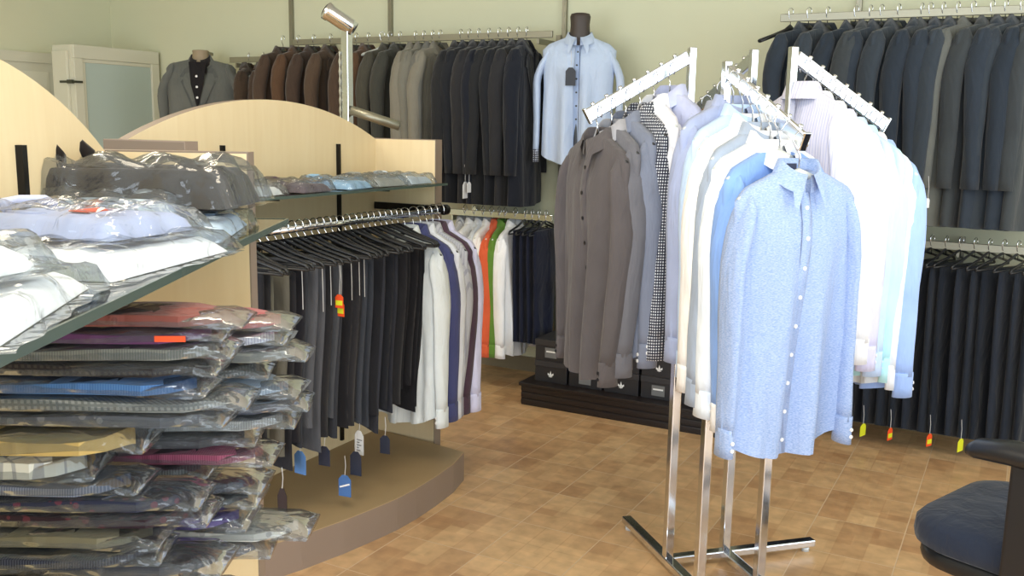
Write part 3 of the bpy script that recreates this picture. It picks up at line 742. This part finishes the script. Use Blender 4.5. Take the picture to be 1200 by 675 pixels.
def shirt_pack(loc, rz, c, label, group, style='plain', c2=None, tagm=None, sq=1.0, k=0, tilt=(0,0), chest=None):
    t = thing('bagged_shirt', label, 'packaged shirt', loc, rz, group, rot=(tilt[0], tilt[1], rz)); t.scale = (sq, sq, 1)
    mt = fabric(c, style, c2)
    f = put('folded_shirt', FOLDV[k % 2], mt, t); put('collar', COLV, mt, f)
    if tagm: lab(put('sticker', MB().box((-.02, -.03, .0295), (.05, .015, .0315)), tagm, t), 'bright printed sticker')
    if chest: lab(put('card_label', MB().box((-.05, .02, .0295), (.05, .06, .0310)), chest, t), 'dark grey card label')
    put('plastic_bag', BAGV[k % 3], FILM, t)
    return t
    return t
DG = plain('dark_grey_card', (88, 98, 98), .5)
def sp(x, y, z=1.301): v = f1(x, y, z); return (v.x, v.y, v.z)
G1 = 'bagged shirts on the near glass shelf'
shirt_pack(sp(-.07, -1.00), A30+.15, (238,240,244), 'bagged white shirt with a grey card, nearest on the glass shelf', G1, chest=DG, k=0, sq=.95)
shirt_pack(sp(-.05, -.62), A30-.2, (236,238,242), 'bagged white shirt at the shelf edge, behind the nearest one', G1, k=1, chest=None, sq=.95)
shirt_pack(sp(-.10, -.56, 1.338), A30+1.2, (168,176,206), 'bagged lilac blue shirt with an orange sticker, lying on a white one', G1, tagm=ORANGE, k=2, sq=.8)
shirt_pack(sp(-.07, -.26), A30+.1, (196,212,236), 'bagged pale blue shirt with a small dark card near the shelf tip', G1, k=0, sq=.92)
shirt_pack(sp(-.16, -.22, 1.338), A30+1.35, (214,226,240), 'bagged icy blue shirt lying crosswise behind the lilac one', G1, k=1, sq=.8)
bp_ = shirt_pack(sp(-.14, -.17, 1.342), A30+1.5, (26,22,21), 'bagged black shirt on top of the heap at the shelf tip', G1, k=2, sq=1.0); bp_.scale = (1, 1.05, 2.1)
for c_ in bp_.children:
    if c_.name.startswith('folded_shirt'): c_.scale = (1.04, 1.04, 1.25)
shirt_pack(sp(-.15, -.98, 1.338), A30+1.3, (226,234,238), 'bagged white shirt lying crosswise on the nearest pile', G1, k=1, sq=.85)
G2 = 'bagged shirts on the far glass shelf'
for i, (y, c, wd, k, zz, st, c2) in enumerate([(-1.05,(226,224,220),'white',0,0,'plain',None),(-.80,(86,70,76),'dark plum',1,0,'plain',None),(-.56,(150,186,214),'sky blue',2,0,'plain',None),(-.34,(150,150,140),'grey striped',0,0,'stripe',(200,200,196)),(-.15,(196,206,214),'silver blue',1,0,'plain',None)]):
    shirt_pack((FX2[0]-.08, FX2[1]+y, 1.261), PI/2+rr.uniform(-.15, .15), c, 'bagged %s shirt on the far glass shelf' % wd, G2, style=st, c2=c2, k=k, sq=.72)

# ------------------------------------------------------------------ neckties in plastic sleeves
def tie_mesh(L, seed):
    R = random.Random(seed); n = 16; rows = []
    for i in range(n+1):
        t = i/n; x = -L + L*t; w = .046+.006*t
        if t > .91: w *= max(.02, (1-t)/.09)
        b = .003*math.sin(t*9+seed)
        rows.append([(x, -w, .002+b*.3), (x, -w*.97, .015+b), (x, 0, .018+b), (x, w*.97, .015+b), (x, w, .002+b*.3), (x, 0, .001)])
    m = MB(); m.loft([[Vector(p) for p in r] for r in rows]); return m.mesh('necktie', False)
def sleeve_film(L, seed):
    R = random.Random(seed); ph = [R.uniform(0, 6.28) for _ in range(6)]; n = 34; rows = []
    for i in range(n+1):
        t = i/n; x = -L-.02 + (L+.045)*t; w = .055+.002*math.sin(t*15+ph[0]); fl = 1 if t < .95 else max(.12, (1-t)/.05)
        h = (.0205+.002*math.sin(t*8+ph[1])+.0015*math.sin(t*21+ph[2]))*(.35+.65*fl if t > .9 else 1); s = .0035*math.sin(t*10+ph[3])*t*t
        rows.append([(x, -w, .004+s), (x, -w*.8, h*.85+s+.001*math.sin(t*50)), (x, -w*.3, h+s+.002*math.sin(t*33+ph[4])), (x, w*.3, h+s), (x, w*.8, h*.85+s), (x, w, .004+s), (x, w*.5, .0005), (x, -w*.5, .0005)])
    return MB().loft([[Vector(p) for p in r] for r in rows]).mesh('plastic_sleeve', True)
TIEV = [tie_mesh(.46, s) for s in (1, 4)]; FILMV = [sleeve_film(.46, s) for s in (1, 5, 9, 13)]
TFILM = plastic_film('tie_sleeve_film', .93, (225, 228, 230))
TT = [  # near column, bottom to top: colour, second colour, pattern, word, end offset back from the shelf tip
 ((70,76,84),(110,112,110),'stripe','slate striped',.02),((86,74,52),(140,120,80),'stripe','bronze striped',.10),((62,64,72),(100,104,110),'dots','charcoal dotted',.04),((40,44,60),(120,120,130),'stripe','navy pinstriped',.12),
 ((110,104,84),(150,146,120),'plain','khaki',.12),((46,30,38),(150,60,70),'dots','black and red dotted',.06),((44,48,70),(176,62,76),'dots','navy and red dotted',.07),((104,112,134),(190,196,208),'stripe','steel blue sheen',.15),
 ((226,226,216),(120,124,140),'plaid','white plaid',.21),((204,174,106),(224,198,134),'plain','gold',.14),((88,92,100),(160,160,160),'dots','pewter dotted',.03),((120,124,122),(200,200,196),'check','silver checked',.0),
 ((70,112,168),(110,150,198),'stripe','light blue striped',.05),((44,40,40),(96,88,78),'check','brown black checked',.04),((110,112,106),(160,160,150),'stripe','grey ribbed',.02),((92,52,88),(110,70,120),'plain','purple',.03),
 ((128,72,64),(92,48,46),'dots','salmon red dotted',.0)]
TT2 = [((84,84,90),(130,130,136),'stripe','graphite striped',.03),((196,196,190),(110,110,116),'dots','pale dotted',-.03),((96,78,150),(124,104,176),'plain','violet',.06),((56,60,60),(96,100,96),'stripe','dark green striped',.05),
 ((52,56,70),(92,96,110),'check','midnight checked',.04),((74,78,80),(170,170,170),'stripe','ash striped',.12),((128,60,84),(180,110,130),'stripe','maroon striped',.02),((60,58,62),(140,140,140),'dots','black spotted',.05),((150,154,154),(90,94,98),'stripe','silver striped',-.01),
 ((60,64,76),(110,114,124),'check','blue grey checked',-.03),((150,170,190),(90,100,120),'stripe','pale blue striped',-.02),((82,86,86),(190,190,188),'check','black and silver checked',.03),((138,140,132),(90,90,90),'plain','stone grey',-.03),((206,206,214),(120,110,150),'stripe','white and lilac striped',.0),((168,90,90),(110,50,60),'stripe','rose striped',-.01)]
def tie_pack(x, y, z, yaw_, c, c2, pat, wd, k, label, tm=None, hz=1.0):
    p = f1(x, y, z); t = thing('bagged_necktie', label, 'packaged necktie', tuple(p), A30+yaw_, 'bagged neckties piled on the near stand'); t.scale = (1, 1, hz)
    put('necktie', TIEV[k % 2], fabric(c, pat, tuple(int(.55*a+.45*b) for a, b in zip(c, c2)), rough=.5, scale=(3 if pat == 'stripe' else 1.6 if pat == 'check' else 1.5 if pat == 'dots' else 1)), t)
    if tm: lab(put('sticker', MB().box((-.06, -.058, .006), (-.02, -.0565, .014)), tm, t), 'orange and yellow price sticker')
    put('plastic_sleeve', FILMV[k % 4], TFILM, t)
rt_ = random.Random(3)
z = .822
XT = .135
for i, (c, c2, pat, wd, off) in enumerate(TT):
    h = .0235
    tie_pack(XT-off, -.66+rt_.uniform(-.012, .012), z, rt_.uniform(-.05, .05), c, c2, pat, wd, i, '%s tie in a clear sleeve, in the nearer pile' % wd, ORANGE if i == 15 else None, 1.55 if wd in ('gold', 'white plaid') else 1.0); z += h*(1.55 if wd in ('gold', 'white plaid') else 1)+.0003
z = .822
for i, (c, c2, pat, wd, off) in enumerate(TT2):
    tie_pack(XT-off+.02, -.50+rt_.uniform(-.012, .012), z, rt_.uniform(-.06, .06), c, c2, pat, wd, i+2, '%s tie in a clear sleeve, in the pile behind' % wd); z += .0262

# ------------------------------------------------------------------ four way chrome rack
rk = thing('four_way_rack', 'chrome four way clothes rack with slanting pegged arms in the middle of the floor', 'clothes rack', (-.8115, 2.9705, 0))
O = Vector((-.8115, 2.9705, 0))
PST = {'L': (Vector((-.968, 2.968, 0)), (-1, -1), .345, 1.755, 1.535), 'B': (Vector((-.814, 3.127, 0)), (-1, 1), .36, 1.757, 1.575), 'R': (Vector((-.655, 2.973, 0)), (1, 1), .345, 1.75, 1.525), 'F': (Vector((-.809, 2.814, 0)), (1, -1), .42, 1.70, 1.475)}
ARM = {}
for k, (p, d, L, zt, ztip) in PST.items():
    q = p-O; dv = Vector((d[0], d[1], 0)).normalized()
    yawr = math.radians(45)
    def sq(m, c, z0, z1, s):
        pts = [Vector((c.x, c.y, 0)) + Vector((math.cos(yawr+a), math.sin(yawr+a), 0))*s*.7071 for a in [PI/4+i*PI/2 for i in range(4)]]
        return m.prism([(v.x, v.y) for v in pts], z0, z1)
    pp = put('post', sq(MB(), q, .03, 1.25, .030).mesh('post', bevel=.003), CHROME, rk)
    put('inner_post', sq(MB(), q, 1.25, zt, .024).mesh('inner_post', bevel=.003), CHROME, pp)
    a0 = Vector((q.x, q.y, zt-.03)) + dv*.012; a1 = Vector((q.x, q.y, 0)) + dv*L; a1.z = ztip-.0
    side = dv.cross(Vector((0,0,1)))
    arm = put('slanted_arm', MB().bar(a0, a1, .013, .042).mesh('slanted_arm', bevel=.003), CHROME, rk)
    ARM[k] = (O+a0, O+a1, dv)
    u = (a1-a0).normalized(); upv = side.cross(u).normalized(); upv = upv if upv.z > 0 else -upv
    put('end_cap', MB().bar(a1-u*.002, a1+u*.006, .02, .052).mesh('end_cap', bevel=.002), CHROME, arm)
    for j in range(7):
        c = a0 + (a1-a0)*((j+.8)/7.4)
        put('peg', MB().tube([c+upv*.018, c+upv*.029], [.006, .007], 8).mesh('peg', True), CHROME, arm)
# pinwheel base
def leg(p0, p1): return MB().bar((p0[0], p0[1], .031), (p1[0], p1[1], .031), .036, .026)
d45 = .7071
for k, d in (('L', (-1, 1)), ('B', (1, 1)), ('R', (1, -1)), ('F', (-1, -1))):
    p = PST[k][0]-O; dv = Vector((d[0], d[1], 0)).normalized(); e = p + dv*.36; s_ = p - dv*.222
    l = put('base_leg', leg(s_, e).mesh('base_leg', bevel=.004), CHROME, rk)
    put('foot', MB().tube([(e.x-dv.x*.03, e.y-dv.y*.03, .0), (e.x-dv.x*.03, e.y-dv.y*.03, .018)], .014, 12).mesh('foot', True), plain('clear_grey_foot', (200, 205, 205), .3), l)

# shirts on the arms: fraction along the arm, colours
def on_arm(k, f):
    a0, a1, dv = ARM[k]; p = a0+(a1-a0)*f; return Vector((p.x, p.y, p.z+.0)), math.atan2(dv.y, dv.x)
def rack_shirts(k, lst, gname, where):
    for i, (f, c, wd, o) in enumerate(lst):
        o = dict(o); p, a = on_arm(k, f); rz = a + PI/2 + math.radians(o.pop('yaw', 0))
        st = o.pop('st', 'plain'); c2 = o.pop('c2', None); hm = o.pop('hm', CLEARH); v = o.pop('v', i); dz = o.pop('dz', 0)
        for kk in ('cuff', 'collar', 'plk'):
            if kk in o: o[kk] = fabric(*o[kk]) if isinstance(o[kk][0], tuple) else fabric(o[kk])
        g = garment('dress_shirt', SHIRTS[v % 5], p, rz, fabric(c, st, c2), '%s shirt %s' % (wd, where), 'shirt', gname, **o)
        hanger('shirt', p, rz, 'hanger inside the %s shirt %s' % (wd, where), hm, 'hangers on the chrome rack')
        if wd.startswith('navy and white check'): hang_tag(g, .13, -.08, -.80, ORANGE, .035, .06, .05, 'orange and yellow price tag', YELLOW)
rack_shirts('L', [(.90,(82,77,78),'taupe brown',dict(yaw=6, hm=BLACKP, btn=DARKB)),(.76,(98,98,104),'charcoal grey',dict(yaw=2, hm=BLACKP, collar=(150,150,156))),(.62,(112,118,134),'blue grey',dict(yaw=3, hm=BLACKP, v=3)),
   (.48,(40,44,58),'navy and white checked',dict(st='check2', c2=(206,208,214), yaw=0, hm=BLACKP, v=2)),(.34,(226,226,234),'white',dict(yaw=-4, v=4)),(.18,(176,182,210),'lavender blue',dict(yaw=4, hm=BLACKP))],
   'shirts on the left arm of the rack', 'on the rack arm pointing left')
rack_shirts('F', [(.96,(136,160,206),'pale chambray',dict(st='chambray', c2=(172,190,224), yaw=10, v=0)),(.60,(214,222,238),'white and sky blue',dict(yaw=14, collar=(238,240,246), v=2)),(.72,(122,156,214),'bright blue white cuffed',dict(collar=(236,238,244), cuff=(238,240,246), yaw=18, v=1, btn=DARKB)),
   (.48,(150,162,180),'steel grey',dict(yaw=20, v=3)),(.36,(236,232,228),'ivory',dict(yaw=16, v=4)),(.22,(178,200,236),'powder blue',dict(yaw=21, v=2)),(.08,(150,160,190),'periwinkle',dict(yaw=18, v=0))],
   'shirts on the front arm of the rack', 'on the rack arm pointing to the viewer')
rack_shirts('B', [(.80,(150,156,178),'dusty lilac',dict(yaw=0, v=1)),(.5,(176,184,206),'misty blue',dict(yaw=3, v=2))], 'shirts on the back arm of the rack', 'on the rack arm pointing to the black jackets')
rack_shirts('R', [(.10,(226,224,238),'white lilac striped',dict(st='stripe', c2=(206,206,230), yaw=6, v=1)),(.24,(236,236,244),'crisp white',dict(yaw=2, v=2)),(.38,(244,244,248),'bright white',dict(yaw=4, v=3)),(.5,(206,204,238),'lilac',dict(yaw=0, v=4)),
   (.62,(184,204,244),'baby blue',dict(yaw=2, v=0)),(.74,(180,226,236),'aqua',dict(yaw=3, v=1)),(.85,(230,238,248),'frost white',dict(yaw=0, v=2)),(.96,(150,176,226),'cornflower blue',dict(yaw=-3, v=3))],
   'shirts on the right arm of the rack', 'on the rack arm pointing to the dark suits')

# ------------------------------------------------------------------ torso forms on the back wall
def form(loc, rz, label, nh=1, nm=None):
    t = thing('torso_form', label, 'mannequin', loc, rz); 
    fr, bk, yo = envelope(lambda u: -.115-.07*abs(u), lambda u: -.105-.07*abs(u), lambda u: -.70, lambda z: .165-.03*sm(-.2, -.5, z), lambda z: .012+.035*sm(-.10, -.3, z), 0, 1)
    put('bust', sheets_mesh('bust', fr, bk), BLACKP, t)
    put('neck', MB().loft([[(r*math.cos(a), r*.9*math.sin(a)+.0, z) for a in [2*PI*k/16 for k in range(16)]] for r, z in ((.062, -.12), (.055, -.06), (.052, -.06+.05*nh), (.056, -.06+.09*nh), (.05, -.06+.105*nh), (.03, -.06+.11*nh))]).mesh('neck', True), nm or plain('dark_brown_neck', (62, 52, 46), .5), t)
    put('wall_hook', MB().bar((0, .03, -.03), (0, .27, -.03), .02, .02), STEEL, t)
    return t
p = on_y(676, 40, 4.76); SW = shirt_kind(51, .05)
fm_rz = math.radians(18)
form((p.x, 4.80, 2.055), fm_rz, 'dark torso form with a capped neck on the back wall under the pale blue shirt')
BL = garment('dress_shirt', SW, (p.x, 4.80, 2.055), fm_rz, fabric((186,202,226), 'plain', (196,210,232)), 'pale blue shirt with dark placket and buttons worn by the wall form', 'shirt', None, btn=DARKB, cuff=fabric((70,76,92), 'check', (200,204,212)), plk=fabric((150,168,200)))
BL.scale = (.98, 1, .9)
put('placket_piping', MB().bar((.017, -.118, -.15), (.017, -.112, -.80), .003, .002, up=(0,1,0)), plain('dark_piping', (48,52,70), .7), BL)
hang_tag(BL, -.03, -.125, -.27, plain('black_card', (34,36,44), .5), .055, .105, .10, 'black hang tag')
p = on_y(231, 60, 4.75)
form((p.x, 4.78, 1.99), math.radians(30), 'torso form on the back wall inside the grey sport coat', .35, plain('beige_neck', (150, 134, 108), .6))
SJ = jacket_kind(61, -.86, .045)
shirt2 = shirt_kind(62, .02)
GC = garment('sport_coat', SJ, (p.x, 4.78, 1.99), math.radians(30), fabric((92,94,90)), 'grey sport coat worn open over a black shirt on the wall form', 'jacket', None, btn=DARKB, accent=fabric((82,84,82)))
vst = MB().slab([(-.045, -.118, -.10), (-.0, -.128, -.47), (.045, -.118, -.10)], .004)
cs = thing('dress_shirt', 'black shirt with pale buttons under the grey sport coat', 'shirt', (p.x, 4.78, 1.99), math.radians(30))
put('shirt_front', MB().slab([(-.058, -.080, -.105), (-.042, -.104, -.25), (-.0, -.112, -.42), (.042, -.104, -.25), (.058, -.080, -.105)], .004), fabric((30,28,30)), cs)
put('collar', shirt2['collar'], fabric((34,32,34)), cs)
for z in (-.2, -.27, -.34): 
    m = MB(); disc(m, (0, -.112, z), .008); put('button', m, PAPER, cs)

# ------------------------------------------------------------------ spot lamp stand behind the far display stand
sp_ = CAM + ray(407, 100)*4.45
st = thing('pegged_post_stand', 'chrome pegged post with a slanted cylinder head behind the far arched board', 'display stand', (sp_.x, sp_.y, 0))
m = MB().box((-.02, -.02, .02), (.02, .02, 1.93)); put('post', m.mesh('post', bevel=.003), CHROME, st)
m = MB().tube([(-.024, -.024, .68+k*.0225) for k in range(52)], [.007 if k % 2 else .003 for k in range(52)], 6)
put('slot_strip', m, STEEL, st)
hv = rt*-.13 + Vector((0, 0, .085)); hb = Vector((.0, .0, 1.93)) + rt*.035
put('head', MB().tube([hb, hb+hv*.1, hb+hv*.12, hb+hv*.85, hb+hv*.88, hb+hv], [.034, .034, .038, .038, .042, .042], 18).mesh('head', True), CHROME, st)
put('head_ring', MB().tube([hb+hv*.97, hb+hv*1.04], [.034, .030], 18).mesh('head_ring', True), BLACKM, st)
put('base_foot', MB().bar((-.25, 0, .015), (.25, 0, .015), .04, .03).bar((0, -.25, .015), (0, .25, .015), .04, .03), CHROME, st)
put('lower_arm', MB().tube([(0.02, 0, 1.56), (.22, .11, 1.49)], .022, 12).mesh('lower_arm', True), STEEL, st)

# ------------------------------------------------------------------ black plinth, wall shelves and boxes under the rack
PL = thing('display_plinth', 'long black slatted plinth along the back wall carrying shoe boxes', 'plinth', (-2.32, 4.44, 0))
wn = plain('black_brown_gloss', (34, 28, 28), .3)
put('body', MB().box((0, .0, 0), (1.28, .62, .10)), wn, PL)
for k in range(3): put('slat', MB().box((-.0, -.008, .008+k*.036), (1.285, .0, .036+k*.036)).mesh('slat', bevel=.004), wn, PL)
put('top_board', MB().box((-.01, -.02, .11), (1.30, .63, .128)).mesh('top_board', bevel=.003), wn, PL)
bxm = plain('black_box_card', (38, 38, 42), .4); lidm = plain('dark_lid_card', (50, 50, 54), .4); greyl = plain('grey_box_label', (112, 114, 116), .5)
def fleur(m, x, z, y, s):
    m.add([(x, y, z-.5*s), (x+.16*s, y, z), (x, y, z+.6*s), (x-.16*s, y, z)], [(0,1,2,3)])
    for q in (-1, 1): m.add([(x+q*.1*s, y, z-.3*s), (x+q*.5*s, y, z-.05*s), (x+q*.45*s, y, z+.25*s), (x+q*.2*s, y, z+.05*s)], [(0,1,2,3)])
    m.box((x-.3*s, y-.0005, z-.36*s), (x+.3*s, y, z-.28*s))
nb = 0
for row in range(2):
    for k in range(6):
        if row == 1 and k in (5,): continue
        x = -2.27 + k*.205; z0 = .128 + row*.118; odd = (k+row) % 2
        posn = ('left end', 'second from left', 'third from left', 'middle right', 'fifth from left', 'right end')[k]
        t = thing('shoe_box', 'black shoe box in the %s row on the plinth, %s' % (('bottom', 'upper')[row], posn), 'box', (x, 4.50, z0), 0, 'shoe boxes on the black plinth')
        put('box_body', MB().box((0, 0, 0), (.19, .30, .112)).mesh('box_body', bevel=.002), bxm, t)
        put('lid', MB().box((-.003, -.003, .085), (.193, .303, .117)).mesh('lid', bevel=.002), lidm, t)
        if odd: 
            lb_ = put('front_label', MB().box((.06, -.0045, .02), (.13, -.0032, .075)), greyl, t)
            put('printed_line', MB().box((.068, -.0055, .05), (.122, -.0047, .058)), PAPER, lb_)
        else:
            m = MB(); fleur(m, .095, .045, -.0012, .036); put('white_emblem', m, PAPER, t)
for j, z0 in enumerate((.60, .88, 1.16)):
    sh = thing('wall_glass_shelf', 'glass wall shelf behind the chrome rack, %s one' % ('lowest', 'middle', 'highest')[j], 'shelf', (-2.26, 4.72, z0), group='glass shelves on the back wall')
    put('glass', MB().box((0, 0, 0), (.95, .36, .008)), GLASS, sh)
    put('front_edge', MB().box((0, -.004, -.001), (.95, 0, .009)), GLASSEDGE, sh)
    for x in (.12, .85): put('bracket', MB().bar((x, .36, -.012), (x, .04, -.006), .01, .022), CHROME, sh)
    for k in range(4):
        wd = ('charcoal', 'black', 'dark navy', 'graphite')[k]; c = ((54,56,60), (34,34,38), (32,36,52), (66,68,72))[k]
        tt = thing('folded_sweater', '%s folded knitwear on the %s wall shelf' % (wd, ('lowest', 'middle', 'highest')[j]), 'folded clothing', (-2.26+.13+k*.23, 4.88, z0+.008), 0, 'folded knitwear on the wall shelves')
        f = put('folded_body', folded_shirt(.2, .26, .07, k+j).mesh('folded_body', True), fabric(c), tt)
        put('fold_edge', MB().tube([(-.085, -.125, .03), (.085, -.125, .03)], .018, 8).mesh('fold_edge', True), fabric(c), tt)

# ------------------------------------------------------------------ office chair, lower right
ch = thing('office_chair', 'black office chair with a padded seat and armrests at the lower right', 'chair', (.14, 2.66, 0), math.radians(-22))
SEAT = fabric((36, 42, 56)); 
def rounded(w, l, z0, z1, r=.08, n=6, crown=.02, x0=0, y0=0):
    prof = []
    for cx, cy, a0 in ((w/2-r, l/2-r, 0), (-w/2+r, l/2-r, 90), (-w/2+r, -l/2+r, 180), (w/2-r, -l/2+r, 270)):
        for k in range(n+1): a = math.radians(a0+90*k/n); prof.append((cx+r*math.cos(a), cy+r*math.sin(a)))
    h = z1-z0; rings = []
    for q, zz in ((.93, 0), (.985, .12), (1, .4), (.99, .75), (.94, .95), (.80, 1.08), (.5, 1.18), (.1, 1.2)):
        rings.append([(x0+x*q, y0+y*q, z0+h*zz) for x, y in prof])
    return MB().loft(rings).mesh('pad', True)
sx = .0
put('seat', rounded(.52, .50, .45, .53, .12), SEAT, ch, (sx-.02, 0, 0)); ch_shell = put('seat_shell', rounded(.49, .47, .40, .455, .12), BLACKP, ch, (sx-.02, 0, 0))
put('backrest', rounded(.46, .56, 0, .08, .12), SEAT, ch, (sx+.27, 0, .86), (0, math.radians(-82), 0))
put('back_stem', MB().bar((sx+.1, 0, .42), (sx+.34, 0, .44), .07, .02).bar((sx+.34, 0, .43), (sx+.34, 0, .75), .02, .07, up=(0,1,0)), BLACKP, ch)
for s in (-1, 1):
    y = s*.285
    a = put('armrest', MB().loft([[(x-.012, y+w_*1.1*math.cos(t), z+.035+h*1.2*math.sin(t)) for t in [2*PI*k/12 for k in range(12)]] for x, z, w_, h in
        [(sx-0.09, .725, .02, .012), (sx-0.07, .732, .034, .02), (sx+0.01, .742, .042, .024), (sx+0.16, .743, .044, .024), (sx+0.25, .737, .036, .02), (sx+0.27, .732, .02, .012)]]).mesh('armrest', True), BLACKP, ch)
    put('arm_post', MB().box((sx-.0, y-.018, .36), (sx+.095, y+.018, .765)).mesh('arm_post', bevel=.01), BLACKP, a)
    put('arm_bracket', MB().bar((sx+.05, y, .39), (sx+.02, s*.12, .39), .08, .018).bar((sx+.05, y, .38), (sx+.05, y, .45), .08, .03, up=(0,1,0)), BLACKP, a)
    put('grey_lever', MB().bar((sx+.07, y-.022, .48), (sx+.085, y-.022, .64), .006, .008), STEEL, a)
put('gas_column', MB().tube([(sx, 0, .12), (sx, 0, .25), (sx, 0, .25), (sx, 0, .40)], [.03, .03, .018, .018], 14).mesh('gas_column', True), BLACKM, ch)
for k in range(5):
    a = 2*PI*k/5+.3; e = (sx+.29*math.cos(a), .29*math.sin(a))
    l = put('base_leg', MB().bar((sx, 0, .12), (e[0], e[1], .075), .045, .03).mesh('base_leg', bevel=.005), BLACKP, ch)
    put('caster', MB().tube([(e[0]-.02*math.sin(a), e[1]+.02*math.cos(a), .027), (e[0]+.02*math.sin(a), e[1]-.02*math.cos(a), .027)], .027, 14).bar((e[0], e[1], .04), (e[0], e[1], .075), .012, .012, up=(0,1,0)).mesh('caster'), BLACKP, l)

# ------------------------------------------------------------------ light
def area(name, loc, size, energy, color, rot):
    l = bpy.data.lights.new(name, 'AREA'); l.shape = 'RECTANGLE'; l.size, l.size_y = size; l.energy = energy; l.color = color
    o = bpy.data.objects.new(name, l); COL.objects.link(o); o.location = loc; o.rotation_euler = rot; return o
area('daylight_through_shop_window', ((WX0+WX1)/2+.4, YF-.02, (WZ0+WZ1)/2), (WX1-WX0-.9, WZ1-WZ0), 195, (.84, .92, 1.0), (math.radians(90), 0, 0))
area('daylight_through_side_window', (XR+.0, (RY0+RY1)/2, 1.55), (2.4, RY1-RY0), 62, (.80, .90, 1.0), (0, math.radians(90), 0))
cm = plain('lamp_housing_white', (235, 235, 230), .5)
em = bpy.data.materials.new('lamp_diffuser'); em.use_nodes = True; nt = em.node_tree; nt.nodes.clear()
e_ = N(nt, 'ShaderNodeEmission', Strength=3.0); e_.inputs['Color'].default_value = (1, .93, .78, 1); o_ = N(nt, 'ShaderNodeOutputMaterial'); nt.links.new(e_.outputs[0], o_.inputs[0])
for j, (x, y) in enumerate(((-3.6, 2.4), (-.9, 1.0), (1.6, 2.6))):
    t = thing('ceiling_light', 'recessed ceiling light panel, %s' % ('over the display stands', 'above the camera side', 'at the right')[j], 'ceiling light', (x, y, ZC), group='ceiling light panels')
    put('housing', MB().box((-.62, -.32, -.03), (.62, .32, 0)), cm, t); put('diffuser', MB().box((-.58, -.28, -.034), (.58, .28, -.03)), em, t)
    area('ceiling_lamp', (x, y, ZC-.04), (1.1, .5), (20, 22, 16)[j], (1, .87, .66), (0, 0, 0))
wd = bpy.data.worlds.new('world'); sc.world = wd; wd.use_nodes = True
wd.node_tree.nodes['Background'].inputs['Color'].default_value = (.75, .87, 1, 1); wd.node_tree.nodes['Background'].inputs['Strength'].default_value = 1.5

vs = sc.view_settings; sc.display_settings.display_device = 'sRGB'
vs.view_transform = 'Standard'; vs.look = 'None'; vs.exposure = 0.25; vs.gamma = 1; vs.use_curve_mapping = False
